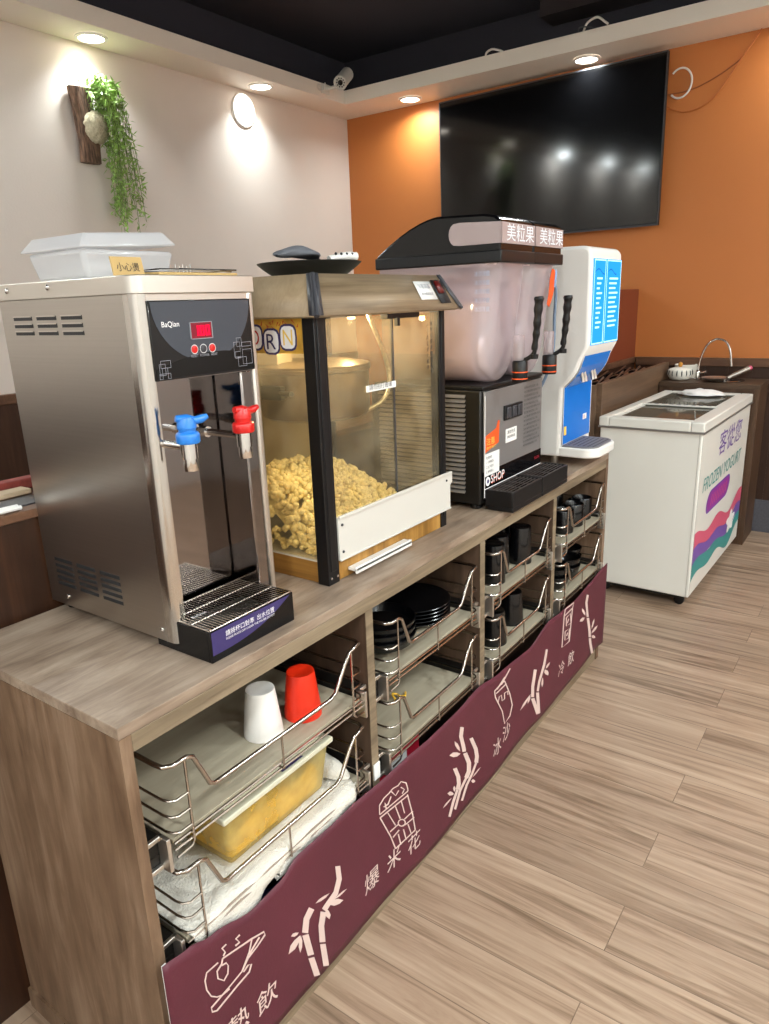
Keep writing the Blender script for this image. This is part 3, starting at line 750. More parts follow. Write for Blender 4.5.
ART = json.loads('''{"popcorn bucket":[[[0.588,0.305],[0.699,0.297],[0.696,0.301],[0.585,0.309]],[[0.589,0.295],[0.698,0.285],[0.695,0.289],[0.586,0.3]],[[0.585,0.299],[0.625,0.217],[0.629,0.216],[0.589,0.298]],[[0.625,0.217],[0.643,0.169],[0.648,0.167],[0.629,0.216]],[[0.693,0.292],[0.714,0.22],[0.719,0.218],[0.698,0.289]],[[0.714,0.22],[0.725,0.166],[0.73,0.163],[0.719,0.218]],[[0.647,0.166],[0.729,0.162],[0.725,0.167],[0.644,0.171]],[[0.615,0.292],[0.644,0.236],[0.648,0.235],[0.618,0.291]],[[0.644,0.291],[0.662,0.243],[0.667,0.241],[0.648,0.289]],[[0.667,0.291],[0.681,0.246],[0.685,0.244],[0.672,0.288]],[[0.626,0.23],[0.659,0.229],[0.656,0.233],[0.623,0.235]],[[0.684,0.226],[0.72,0.225],[0.716,0.229],[0.68,0.231]],[[0.637,0.206],[0.662,0.21],[0.658,0.215],[0.634,0.211]],[[0.686,0.208],[0.725,0.203],[0.722,0.208],[0.683,0.212]],[[0.683,0.218],[0.681,0.215],[0.685,0.21],[0.688,0.214]],[[0.681,0.215],[0.677,0.215],[0.679,0.21],[0.685,0.21]],[[0.677,0.215],[0.67,0.218],[0.67,0.215],[0.679,0.21]],[[0.67,0.218],[0.665,0.223],[0.662,0.222],[0.67,0.215]],[[0.665,0.223],[0.66,0.229],[0.656,0.23],[0.662,0.222]],[[0.66,0.229],[0.659,0.234],[0.654,0.238],[0.656,0.23]],[[0.659,0.234],[0.661,0.237],[0.657,0.241],[0.654,0.238]],[[0.661,0.237],[0.665,0.237],[0.663,0.241],[0.657,0.241]],[[0.665,0.237],[0.671,0.234],[0.671,0.237],[0.663,0.241]],[[0.671,0.234],[0.677,0.229],[0.68,0.23],[0.671,0.237]],[[0.677,0.229],[0.681,0.223],[0.686,0.221],[0.68,0.23]],[[0.681,0.223],[0.683,0.217],[0.688,0.214],[0.686,0.221]],[[0.654,0.205],[0.664,0.166],[0.669,0.163],[0.659,0.202]],[[0.675,0.204],[0.686,0.165],[0.691,0.162],[0.68,0.201]],[[0.694,0.205],[0.709,0.165],[0.713,0.163],[0.699,0.202]],[[0.588,0.306],[0.588,0.33],[0.584,0.334],[0.584,0.308]],[[0.588,0.33],[0.604,0.339],[0.601,0.343],[0.584,0.334]],[[0.604,0.339],[0.624,0.34],[0.621,0.344],[0.601,0.343]],[[0.624,0.34],[0.638,0.343],[0.636,0.347],[0.621,0.344]],[[0.638,0.343],[0.659,0.338],[0.656,0.342],[0.636,0.347]],[[0.659,0.338],[0.67,0.342],[0.669,0.345],[0.656,0.342]],[[0.67,0.342],[0.688,0.327],[0.692,0.327],[0.669,0.345]],[[0.688,0.327],[0.694,0.309],[0.699,0.307],[0.692,0.327]],[[0.694,0.309],[0.696,0.3],[0.7,0.298],[0.699,0.307]],[[0.602,0.316],[0.62,0.312],[0.616,0.317],[0.6,0.32]],[[0.62,0.312],[0.632,0.326],[0.628,0.33],[0.616,0.317]],[[0.629,0.341],[0.648,0.317],[0.647,0.32],[0.633,0.341]],[[0.648,0.317],[0.662,0.323],[0.658,0.327],[0.647,0.32]],[[0.667,0.328],[0.681,0.314],[0.685,0.312],[0.67,0.329]],[[0.681,0.314],[0.672,0.309],[0.676,0.305],[0.685,0.312]],[[0.614,0.304],[0.608,0.325],[0.604,0.328],[0.609,0.306]]],"bamboo a":[[[0.339,0.254],[0.321,0.242],[0.337,0.224],[0.354,0.235]],[[0.321,0.242],[0.313,0.213],[0.33,0.196],[0.337,0.224]],[[0.313,0.205],[0.324,0.142],[0.342,0.13],[0.331,0.193]],[[0.325,0.135],[0.338,0.074],[0.356,0.061],[0.342,0.123]],[[0.428,0.285],[0.43,0.251],[0.447,0.237],[0.444,0.274]],[[0.43,0.251],[0.417,0.228],[0.431,0.21],[0.447,0.237]],[[0.417,0.228],[0.386,0.221],[0.398,0.203],[0.431,0.21]],[[0.386,0.221],[0.377,0.218],[0.389,0.2],[0.398,0.203]],[[0.372,0.215],[0.362,0.187],[0.379,0.171],[0.389,0.198]],[[0.362,0.187],[0.361,0.144],[0.379,0.129],[0.379,0.171]],[[0.362,0.138],[0.367,0.074],[0.385,0.059],[0.379,0.124]],[[0.271,0.196],[0.29,0.192],[0.302,0.198],[0.308,0.211]],[[0.271,0.196],[0.308,0.211],[0.291,0.214],[0.278,0.211]],[[0.303,0.17],[0.31,0.179],[0.312,0.193],[0.309,0.209]],[[0.303,0.17],[0.309,0.209],[0.303,0.202],[0.3,0.188]],[[0.282,0.231],[0.291,0.222],[0.299,0.219],[0.304,0.221]],[[0.282,0.231],[0.304,0.221],[0.295,0.229],[0.288,0.233]],[[0.396,0.213],[0.416,0.192],[0.433,0.183],[0.447,0.181]],[[0.396,0.213],[0.447,0.181],[0.43,0.199],[0.412,0.211]],[[0.397,0.173],[0.402,0.18],[0.398,0.193],[0.39,0.207]],[[0.397,0.173],[0.39,0.207],[0.386,0.201],[0.387,0.19]],[[0.415,0.208],[0.434,0.201],[0.45,0.199],[0.463,0.199]],[[0.415,0.208],[0.463,0.199],[0.447,0.205],[0.43,0.208]],[[0.358,0.247],[0.376,0.238],[0.392,0.234],[0.404,0.235]],[[0.358,0.247],[0.404,0.235],[0.388,0.242],[0.372,0.247]]],"bamboo b":[[[0.953,0.333],[0.946,0.308],[0.967,0.297],[0.973,0.32]],[[0.946,0.308],[0.959,0.27],[0.98,0.26],[0.967,0.297]],[[0.959,0.27],[0.965,0.248],[0.986,0.238],[0.98,0.26]],[[0.969,0.24],[0.991,0.196],[1.015,0.185],[0.991,0.232]],[[0.991,0.196],[0.991,0.171],[1.015,0.154],[1.015,0.185]],[[0.991,0.171],[0.977,0.16],[1.0,0.141],[1.015,0.154]],[[0.983,0.156],[0.949,0.136],[0.962,0.125],[0.995,0.145]],[[0.949,0.136],[0.922,0.093],[0.934,0.082],[0.962,0.125]],[[1.004,0.267],[1.031,0.217],[1.053,0.208],[1.024,0.26]],[[1.031,0.217],[1.038,0.19],[1.061,0.177],[1.053,0.208]],[[1.038,0.19],[1.034,0.173],[1.057,0.157],[1.061,0.177]],[[1.039,0.17],[1.017,0.148],[1.029,0.138],[1.051,0.16]],[[1.017,0.148],[0.986,0.129],[0.998,0.119],[1.029,0.138]],[[0.986,0.129],[0.961,0.094],[0.973,0.085],[0.998,0.119]],[[0.914,0.226],[0.933,0.188],[0.955,0.177],[0.934,0.218]],[[0.933,0.188],[0.937,0.164],[0.959,0.149],[0.955,0.177]],[[0.937,0.164],[0.93,0.152],[0.952,0.135],[0.959,0.149]],[[0.934,0.149],[0.91,0.124],[0.924,0.112],[0.947,0.138]],[[0.91,0.124],[0.89,0.091],[0.903,0.08],[0.924,0.112]],[[0.894,0.28],[0.916,0.261],[0.937,0.251],[0.955,0.249]],[[0.894,0.28],[0.955,0.249],[0.935,0.265],[0.913,0.278]],[[0.921,0.308],[0.924,0.293],[0.936,0.275],[0.952,0.258]],[[0.921,0.308],[0.952,0.258],[0.949,0.272],[0.939,0.289]],[[0.885,0.168],[0.897,0.153],[0.91,0.145],[0.921,0.142]],[[0.885,0.168],[0.921,0.142],[0.911,0.155],[0.899,0.165]],[[0.922,0.168],[0.916,0.164],[0.918,0.157],[0.924,0.147]],[[0.922,0.168],[0.924,0.147],[0.929,0.15],[0.929,0.157]],[[0.861,0.137],[0.881,0.134],[0.898,0.135],[0.91,0.138]],[[0.861,0.137],[0.91,0.138],[0.892,0.141],[0.874,0.142]],[[1.018,0.121],[1.027,0.109],[1.036,0.105],[1.043,0.105]],[[1.018,0.121],[1.043,0.105],[1.035,0.115],[1.026,0.122]],[[1.023,0.129],[1.044,0.128],[1.061,0.13],[1.074,0.134]],[[1.023,0.129],[1.074,0.134],[1.056,0.136],[1.038,0.134]]],"cup":[[[0.115,0.333],[0.185,0.312],[0.184,0.317],[0.114,0.337]],[[0.183,0.316],[0.173,0.294],[0.176,0.29],[0.186,0.312]],[[0.173,0.294],[0.152,0.27],[0.156,0.266],[0.176,0.29]],[[0.185,0.312],[0.193,0.309],[0.191,0.314],[0.184,0.317]],[[0.193,0.309],[0.215,0.301],[0.215,0.305],[0.191,0.314]],[[0.215,0.301],[0.215,0.297],[0.218,0.292],[0.215,0.305]],[[0.215,0.297],[0.194,0.289],[0.196,0.285],[0.218,0.292]],[[0.194,0.289],[0.169,0.285],[0.172,0.28],[0.196,0.285]],[[0.169,0.285],[0.153,0.27],[0.155,0.266],[0.172,0.28]],[[0.153,0.27],[0.124,0.266],[0.126,0.262],[0.155,0.266]],[[0.124,0.266],[0.077,0.263],[0.079,0.258],[0.126,0.262]],[[0.077,0.263],[0.078,0.249],[0.08,0.251],[0.079,0.258]],[[0.078,0.249],[0.09,0.24],[0.088,0.245],[0.08,0.251]],[[0.09,0.24],[0.141,0.246],[0.139,0.251],[0.088,0.245]],[[0.141,0.246],[0.171,0.248],[0.168,0.253],[0.139,0.251]],[[0.171,0.248],[0.179,0.261],[0.175,0.264],[0.168,0.253]],[[0.179,0.261],[0.167,0.27],[0.17,0.265],[0.175,0.264]],[[0.167,0.27],[0.155,0.265],[0.158,0.261],[0.17,0.265]],[[0.103,0.338],[0.077,0.341],[0.079,0.337],[0.105,0.334]],[[0.077,0.341],[0.071,0.328],[0.074,0.325],[0.079,0.337]],[[0.071,0.328],[0.072,0.306],[0.075,0.304],[0.074,0.325]],[[0.072,0.306],[0.08,0.283],[0.082,0.284],[0.075,0.304]],[[0.08,0.283],[0.093,0.268],[0.093,0.271],[0.082,0.284]],[[0.093,0.268],[0.106,0.26],[0.104,0.264],[0.093,0.271]],[[0.106,0.26],[0.122,0.257],[0.121,0.262],[0.104,0.264]],[[0.113,0.337],[0.109,0.328],[0.112,0.323],[0.116,0.333]],[[0.109,0.328],[0.098,0.323],[0.101,0.319],[0.112,0.323]],[[0.098,0.323],[0.098,0.305],[0.101,0.304],[0.101,0.319]],[[0.098,0.305],[0.112,0.286],[0.111,0.29],[0.101,0.304]],[[0.112,0.286],[0.123,0.292],[0.12,0.296],[0.111,0.29]],[[0.123,0.292],[0.126,0.308],[0.123,0.311],[0.12,0.296]],[[0.126,0.308],[0.121,0.321],[0.121,0.317],[0.123,0.311]],[[0.121,0.321],[0.11,0.325],[0.111,0.321],[0.121,0.317]],[[0.125,0.358],[0.114,0.358],[0.118,0.354],[0.127,0.354]],[[0.114,0.358],[0.12,0.344],[0.123,0.341],[0.118,0.354]],[[0.12,0.344],[0.115,0.341],[0.118,0.336],[0.123,0.341]],[[0.157,0.35],[0.146,0.349],[0.15,0.346],[0.159,0.345]],[[0.146,0.349],[0.154,0.335],[0.157,0.331],[0.15,0.346]],[[0.154,0.335],[0.144,0.337],[0.146,0.332],[0.157,0.331]],[[0.201,0.304],[0.172,0.29],[0.175,0.285],[0.204,0.299]]],"ice cream":[[[1.161,0.334],[1.166,0.311],[1.173,0.309],[1.168,0.331]],[[1.166,0.311],[1.214,0.239],[1.221,0.236],[1.173,0.309]],[[1.214,0.239],[1.233,0.185],[1.237,0.186],[1.221,0.236]],[[1.233,0.185],[1.276,0.189],[1.269,0.195],[1.237,0.186]],[[1.276,0.189],[1.292,0.22],[1.284,0.224],[1.269,0.195]],[[1.292,0.22],[1.273,0.268],[1.266,0.27],[1.284,0.224]],[[1.273,0.268],[1.25,0.306],[1.243,0.308],[1.266,0.27]],[[1.25,0.306],[1.234,0.332],[1.227,0.334],[1.243,0.308]],[[1.167,0.33],[1.233,0.331],[1.228,0.336],[1.162,0.335]],[[1.177,0.316],[1.246,0.315],[1.241,0.32],[1.172,0.321]],[[1.172,0.302],[1.192,0.281],[1.189,0.286],[1.178,0.301]],[[1.192,0.281],[1.198,0.294],[1.192,0.299],[1.189,0.286]],[[1.198,0.294],[1.208,0.297],[1.213,0.296],[1.192,0.299]],[[1.208,0.297],[1.214,0.273],[1.219,0.272],[1.213,0.296]],[[1.214,0.273],[1.236,0.27],[1.229,0.275],[1.219,0.272]],[[1.236,0.27],[1.235,0.289],[1.228,0.293],[1.229,0.275]],[[1.235,0.289],[1.251,0.287],[1.254,0.289],[1.228,0.293]],[[1.251,0.287],[1.252,0.275],[1.259,0.272],[1.254,0.289]],[[1.213,0.328],[1.27,0.355],[1.263,0.36],[1.206,0.333]],[[1.184,0.327],[1.235,0.343],[1.229,0.348],[1.178,0.332]]],"bamboo c":[[[1.437,0.275],[1.422,0.221],[1.445,0.208],[1.46,0.263]],[[1.422,0.221],[1.424,0.18],[1.447,0.169],[1.445,0.208]],[[1.424,0.174],[1.471,0.091],[1.499,0.081],[1.45,0.164]],[[1.525,0.308],[1.509,0.259],[1.528,0.248],[1.543,0.299]],[[1.509,0.259],[1.474,0.212],[1.492,0.202],[1.528,0.248]],[[1.474,0.212],[1.465,0.182],[1.483,0.172],[1.492,0.202]],[[1.461,0.178],[1.48,0.092],[1.503,0.08],[1.485,0.167]],[[1.526,0.233],[1.522,0.223],[1.536,0.209],[1.558,0.195]],[[1.526,0.233],[1.558,0.195],[1.561,0.204],[1.552,0.216]],[[1.533,0.232],[1.552,0.23],[1.563,0.234],[1.568,0.241]],[[1.533,0.232],[1.568,0.241],[1.551,0.243],[1.538,0.241]],[[1.509,0.174],[1.517,0.183],[1.517,0.196],[1.511,0.211]],[[1.509,0.174],[1.511,0.211],[1.504,0.203],[1.501,0.191]],[[1.346,0.171],[1.379,0.174],[1.405,0.183],[1.422,0.194]],[[1.346,0.171],[1.422,0.194],[1.394,0.191],[1.366,0.184]],[[1.4,0.168],[1.412,0.171],[1.418,0.179],[1.419,0.189]],[[1.4,0.168],[1.419,0.189],[1.408,0.186],[1.4,0.179]]],"drink":[[[1.681,0.39],[1.765,0.382],[1.763,0.387],[1.676,0.395]],[[1.765,0.382],[1.746,0.371],[1.755,0.367],[1.763,0.387]],[[1.746,0.371],[1.742,0.356],[1.752,0.352],[1.755,0.367]],[[1.742,0.356],[1.728,0.25],[1.738,0.245],[1.752,0.352]],[[1.728,0.25],[1.672,0.25],[1.663,0.253],[1.738,0.245]],[[1.672,0.25],[1.675,0.37],[1.666,0.374],[1.663,0.253]],[[1.675,0.37],[1.683,0.391],[1.674,0.395],[1.666,0.374]],[[1.679,0.367],[1.754,0.366],[1.747,0.372],[1.673,0.372]],[[1.695,0.353],[1.728,0.356],[1.735,0.356],[1.689,0.358]],[[1.728,0.356],[1.736,0.318],[1.746,0.313],[1.735,0.356]],[[1.736,0.318],[1.699,0.321],[1.692,0.322],[1.746,0.313]],[[1.699,0.321],[1.697,0.354],[1.687,0.357],[1.692,0.322]],[[1.69,0.302],[1.723,0.301],[1.731,0.299],[1.684,0.307]],[[1.723,0.301],[1.722,0.266],[1.731,0.261],[1.731,0.299]],[[1.722,0.266],[1.694,0.269],[1.687,0.271],[1.731,0.261]],[[1.694,0.269],[1.692,0.303],[1.683,0.306],[1.687,0.271]],[[1.709,0.328],[1.72,0.34],[1.711,0.344],[1.7,0.332]],[[1.709,0.278],[1.718,0.287],[1.709,0.292],[1.7,0.283]]],"bamboo d":[[[1.905,0.362],[1.891,0.336],[1.917,0.326],[1.931,0.351]],[[1.891,0.336],[1.914,0.269],[1.94,0.259],[1.917,0.326]],[[1.915,0.264],[1.942,0.198],[1.972,0.186],[1.945,0.253]],[[1.942,0.198],[1.948,0.171],[1.979,0.158],[1.972,0.186]],[[1.949,0.166],[1.958,0.141],[1.988,0.129],[1.98,0.154]],[[1.958,0.141],[1.987,0.084],[2.018,0.073],[1.988,0.129]],[[1.853,0.329],[1.856,0.315],[1.874,0.298],[1.897,0.281]],[[1.853,0.329],[1.897,0.281],[1.894,0.294],[1.88,0.31]],[[1.834,0.283],[1.864,0.271],[1.882,0.27],[1.891,0.276]],[[1.834,0.283],[1.891,0.276],[1.865,0.286],[1.844,0.289]],[[2.012,0.224],[1.991,0.217],[1.982,0.204],[1.981,0.19]],[[2.012,0.224],[1.981,0.19],[1.998,0.196],[2.011,0.207]],[[2.058,0.176],[2.02,0.181],[1.995,0.179],[1.981,0.172]],[[2.058,0.176],[1.981,0.172],[2.012,0.167],[2.041,0.167]],[[1.985,0.162],[1.995,0.148],[2.015,0.137],[2.037,0.13]],[[1.985,0.162],[2.037,0.13],[2.028,0.141],[2.011,0.153]]]}''')
NAMES = {'popcorn bucket': 'printed_popcorn_bucket', 'cup': 'printed_steaming_cup', 'ice cream': 'printed_iced_drink', 'drink': 'printed_tall_drink'}
for k, quads in ART.items():
    m = M()
    for q in quads: m.poly([on_ban(p) for p in q])
    m.build(NAMES.get(k, 'printed_bamboo'), 'cream_print', bn)
def ban_text(ch, x, z, h):
    m = M(); x -= h * .47; z -= h * .47
    m.text(ch, lambda u, v: on_ban((x + u, z + v)), h=h)
    m.build('printed_character', 'cream_print', bn)
for ch, x, z in [('爆', 0.550, 0.150), ('米', 0.637, 0.143), ('花', 0.722, 0.130), ('冰', 1.179, 0.136), ('沙', 1.246, 0.150), ('冷', 1.676, 0.165), ('飲', 1.761, 0.168), ('熱', 0.130, 0.165), ('飲', 0.205, 0.150)]:
    ban_text(ch, x, z, 0.054)
m = M().box(0.002, 0.010, -0.0155, -0.0138, 0.30, 0.42)
m.build('hem_tape', 'white_label', bn)
# ------------------------------------------------------------------ water boiler
bx0, bx1, by0, by1, bz0, bz1 = 0.200, 0.446, 0.105, 0.498, 0.867, 1.476
wb = thing('water_boiler', 'tall brushed steel hot water boiler with red digital display and two taps', 'water boiler', (0.323, 0.30, H))
xi0, xi1 = bx0 + 0.016, bx1 - 0.013
m = M()
# side skin wraps round the front corner as a rounded pillar
side = [(bx0, by1), (bx0, by0 + 0.030), (bx0 + 0.008, by0 + 0.030), (bx0 + 0.008, by1)]
m.prism(side, 'z', bz0, bz1 - 0.026); m.build('side_skin', 'steel', wb); m = M()
side = [(bx0, by0 + 0.0298)]
for k in range(0, 7):
    a = math.pi + k * (math.pi / 2) / 6
    side.append((bx0 + 0.018 + 0.018 * math.cos(a), by0 + 0.018 + 0.018 * math.sin(a)))
side += [(xi0 + 0.004, by0), (xi0 + 0.004, by0 + 0.004), (bx0 + 0.012, by0 + 0.022), (bx0 + 0.008, by0 + 0.0298)]
m.prism(side, 'z', bz0, bz1 - 0.026)
m.build('corner_pillar', 'steel_pillar', wb)
m = M(); m.box(xi1 - 0.001, bx1, by0, by1, bz0, bz1 - 0.026); m.build('side_skin', 'steel_light', wb, bevel=0.004)
M().box(bx0 + 0.008, bx1 - 0.008, by1 - 0.01, by1 - 0.001, bz0, bz1 - 0.026).build('back_skin', 'steel_side', wb)
# lid cap with a folded band
cap = [(bx0 - 0.002, by1 + 0.002), (bx0 - 0.002, by0 + 0.022)]
for k in range(0, 7):
    a = math.pi + k * (math.pi / 2) / 6
    cap.append((bx0 + 0.018 + 0.020 * math.cos(a), by0 + 0.018 + 0.020 * math.sin(a)))
cap += [(bx1 + 0.002, by0 - 0.002), (bx1 + 0.002, by1 + 0.002)]
M().prism(cap, 'z', bz1 - 0.028, bz1).build('top_cover', 'steel_light', wb, bevel=0.0015)
for (x, y, z) in ((bx0 - .002, by0 + 0.225, bz1 - 0.010), (bx0 - .002, by0 + 0.355, bz1 - 0.011), (bx0, by0 + .04, bz0 + .02), (bx0, by0 + .33, bz0 + .02)):
    M().lathe([(0.005, 0), (0.005, -0.002), (0.003, -0.0035), (0.001, -0.004)], (x, y, z), 14, 'x').build('screw', 'chrome', wb)
def vent(rows, zt, pitch_, y0, name, lips=True):
    m = M()
    for g in range(3):
        ya = y0 - g * 0.075
        for k in range(rows):
            z = zt - k * pitch_
            m.box(bx0 - 0.0008, bx0 + 0.001, ya - 0.060, ya, z - 0.0034, z + 0.0034)
    m.build(name, 'ink', wb, bevel=0.0004)
    if not lips: return
    m = M()
    for g in range(3):
        ya = y0 - g * 0.075
        for k in range(rows):
            z = zt - k * pitch_
            m.box(bx0 - 0.0022, bx0 - 0.0004, ya - 0.059, ya - 0.001, z + 0.0022, z + 0.0042)
    m.build('louvre_lips', 'steel_light', wb)
vent(3, 1.417, 0.0125, 0.458, 'vent_slots')
vent(5, 0.962, 0.0125, 0.462, 'vent_slots', False)
# control panel
pz0, pz1 = 1.316, 1.438
M().box(xi0 + 0.004, xi1, by0 + 0.002, by0 + 0.03, pz1, bz1 - 0.026).build('front_strip', 'steel_light', wb)
cp_ = M().box(xi0 + 0.003, xi1 + 0.001, by0 - 0.003, by0 + 0.03, pz0, pz1).build('control_panel', 'panel_black', wb, bevel=0.001)
yp = by0 - 0.0035
wP, hP = xi1 - xi0 - 0.004, pz1 - pz0
m = M()
arc = [(xi0 + 0.006, pz1 - 0.002)]
cxp = (xi0 + xi1) / 2 + .002; rr = 0.104
pts = []
for k in range(25):
    a = math.pi + k * math.pi / 24
    pts.append((cxp + rr * math.cos(a), yp, pz1 - 0.002 + rr * 0.92 * math.sin(a)))
m.poly(pts); m.build('grey_arc', 'panel_grey', cp_)
m = M()
for k in range(1): pass
pts = [(xi0 + 0.004, yp - .0002, pz0 + 0.003), (xi1, yp - .0002, pz0 + 0.003), (xi1, yp - .0002, pz0 + 0.030), ]
for k in range(9): pts.append((xi1 - (xi1 - xi0 - .004) * (k + 1) / 9, yp - .0002, pz0 + 0.030 + 0.014 * math.sin((k + 1) / 9 * math.pi) - 0.013 * (k + 1) / 9))
m.poly(pts).build('black_swoosh', 'black_gloss', cp_)
m = M(); m.text('BaQian', on_front(0.240, yp - 0.0005, 1.396), h=0.010); m.build('panel_text', 'white_ink', cp_)
d = M().box(0.296, 0.340, yp - 0.0012, yp, 1.377, 1.402).build('display', 'led_dim', cp_)
m = M()
def seg7(ch, x, z, w, h, t):
    S7 = {'1': 'bc', '0': 'abcdef'}[ch]
    y0_, y1_ = yp - 0.0022, yp - 0.0012
    R_ = {'a': (x, x + w, z + h - t, z + h), 'd': (x, x + w, z, z + t), 'b': (x + w - t, x + w, z + h / 2, z + h), 'c': (x + w - t, x + w, z, z + h / 2), 'e': (x, x + t, z, z + h / 2), 'f': (x, x + t, z + h / 2, z + h)}
    for q in S7: m.box(R_[q][0], R_[q][1], y0_, y1_, R_[q][2], R_[q][3])
for i, ch in enumerate('100'): seg7(ch, 0.3025 + i * 0.0118, 1.381, 0.0088, 0.0165, 0.0026)
m.build('display_digits', 'led_red', cp_)
m = M(); m.box(0.2945, 0.296, yp - .0015, yp, 1.376, 1.403).box(0.340, 0.3415, yp - .0015, yp, 1.376, 1.403).box(0.2945, 0.3415, yp - .0015, yp, 1.402, 1.4032).box(0.2945, 0.3415, yp - .0015, yp, 1.3758, 1.377)
m.build('display_frame', 'grey_ink', cp_)
for x, mt in ((0.300, 'red'), (0.319, 'dark_grey'), (0.338, 'red')):
    b = M().lathe([(0.0062, 0), (0.0062, -0.0012), (0.005, -0.0018)], (x, yp, 1.360), 20, 'y').build('button', mt, cp_)
    M().lathe([(0.0066, -.0002), (0.0075, -.0004)], (x, yp, 1.360), 20, 'y', cap0=False, cap1=False).build('button_ring', 'white_ink', b)
m = M(); m.text('RESET  POWER  HEAT', on_front(0.292, yp - 0.0004, 1.3475), w=0.056); m.build('panel_text', 'grey_ink', cp_)
m = M()
def rect_line(x0, x1, z0, z1, w=0.0007):
    y = yp - 0.0006
    for a in ((x0, x1, z0, z0 + w), (x0, x1, z1 - w, z1), (x0, x0 + w, z0, z1), (x1 - w, x1, z0, z1)):
        m.poly([(a[0], y, a[2]), (a[1], y, a[2]), (a[1], y, a[3]), (a[0], y, a[3])])
for r_ in [(0.229, 0.249, 1.335, 1.347), (0.226, 0.238, 1.324, 1.342), (0.231, 0.242, 1.318, 1.336), (0.225, 0.247, 1.318, 1.327),
           (0.386, 0.401, 1.340, 1.366), (0.393, 0.405, 1.358, 1.373), (0.388, 0.401, 1.338, 1.350), (0.405, 0.428, 1.327, 1.358), (0.405, 0.428, 1.352, 1.365), (0.394, 0.414, 1.324, 1.340)]:
    rect_line(*r_)
    if r_[0] == 0.225: m.build('square_motif', 'grey_ink', cp_); m = M()
m.build('square_motif', 'grey_ink', cp_)
# recessed mirror front below the panel
m = M().box(xi0, xi1, by0 + 0.075, by0 + 0.08, 0.87, pz0 + 0.002)
m.build('recess_back', 'mirror', wb)
M().box(xi1 - 0.030, xi1, by0 + 0.004, by0 + 0.075, 0.87, pz0 + 0.0).build('recess_side', 'mirror', wb, bevel=0.004)
M().box(xi0 - 0.002, xi0 + 0.004, by0 + 0.004, by0 + 0.075, 0.87, pz0).build('recess_side', 'mirror', wb)
M().box(xi0, xi1, by0 + 0.004, by0 + 0.075, pz0 - 0.002, pz0 + 0.0005).build('recess_top', 'mirror', wb)
for (x, y) in ((bx0 + .03, by0 + .04), (bx1 - .03, by0 + .04), (bx0 + .03, by1 - .03), (bx1 - .03, by1 - .03)):
    M().lathe([(0.014, 0), (0.016, bz0 - H + 0.001)], (x, y, H), 18).build('foot', 'black', wb)
M().box(bx0 + 0.006, bx1 - 0.006, by0 + 0.012, by1 - 0.006, bz0 - 0.003, bz0 + 0.004).build('base_plate', 'black_metal', wb)
# taps: horizontal pipe from the recess, valve body, spout and winged lever
def tap(x, z, col, yaw_):
    yt = 0.045
    t = M().tube([(x, by0 + 0.078, z), (x, yt + 0.012, z)], 0.0065, 14).lathe([(0.013, 0), (0.013, 0.006), (0.010, 0.008)], (x, by0 + 0.066, z), 8, 'y').lathe([(0.010, 0.0), (0.010, 0.018)], (x, by0 + 0.030, z), 8, 'y').build('tap', 'chrome', wb)
    M().lathe([(0.0105, -0.042), (0.0115, -0.038), (0.0115, -0.022), (0.0135, -0.022), (0.0135, 0.004)], (x, yt, z + 0.004), 24).build('spout', 'chrome', t)
    h = M().lathe([(0.017, 0.0), (0.0185, 0.002), (0.0185, 0.014), (0.0165, 0.017), (0.0135, 0.018), (0.0135, 0.022), (0.015, 0.024), (0.0145, 0.033), (0.011, 0.040), (0.001, 0.042)], (x, yt, z + 0.006), 26)
    dx, dy = math.cos(yaw_), math.sin(yaw_)
    P_ = [(x + dx * a, yt + dy * a, z + 0.006 + b) for a, b in ((-0.016, 0.040), (0.0, 0.036), (0.014, 0.034), (0.025, 0.036), (0.034, 0.039))]
    h.tube(P_, [0.005, 0.0095, 0.0065, 0.0066, 0.004], 12)
    h.build('lever', col, t)
tap(0.221, 1.217, 'blue', R(-25)); tap(0.339, 1.215, 'red', R(-5))
# drip tray with grill
dt = M()
tx0, tx1, ty0, ty1, tz0, tz1 = 0.205, 0.409, 0.028, 0.170, H + 0.0005, 0.908
dt.box(tx0, tx1, ty0, ty0 + 0.006, tz0, tz1).box(tx0, tx0 + 0.006, ty0 + .006, ty1, tz0, tz1).box(tx1 - 0.006, tx1, ty0 + .006, ty1, tz0, tz1).box(tx0 + .006, tx1 - .006, ty1 - 0.006, ty1, tz0, tz1).box(tx0 + .006, tx1 - .006, ty0 + .006, ty1 - .006, tz0, tz0 + 0.006)
dt = dt.build('drip_tray', 'black_gloss', wb, bevel=0.0012)
m = M()
for k in range(27):
    x = tx0 + 0.010 + k * (tx1 - tx0 - 0.02) / 26
    m.tube([(x, ty0 + 0.002, tz1 + 0.001), (x, ty1 - 0.004, tz1 + 0.001)], 0.0011, 6)
for y in (ty0 + 0.003, ty0 + 0.05, ty0 + 0.095, ty1 - 0.006): m.tube([(tx0 + .004, y, tz1 + 0.0005), (tx1 - .004, y, tz1 + 0.0005)], 0.0016, 6)
m.tube([(tx0 + .003, ty0 + .002, tz1 + .001), (tx0 + .003, ty1 - .004, tz1 + .001)], .0018, 6).tube([(tx1 - .003, ty0 + .002, tz1 + .001), (tx1 - .003, ty1 - .004, tz1 + .001)], .0018, 6)
m.build('grill', 'wire', dt)
M().text('BaQian', lambda u, v: (tx0 + 0.02 + u, ty0 + .06 + v, tz1 + 0.004), h=0.009).build('tray_text', 'white_ink', dt)
yy = ty0 - 0.0006
pts = [(tx0 + 0.003, yy, tz1 - 0.002)]
for k in range(15):
    a = k / 14; pts.append((tx0 + 0.003 + a * (tx1 - tx0 - 0.012), yy, tz1 - 0.044 + 0.042 * a ** 2.6))
M().poly(pts).build('tray_label', 'purple', dt)
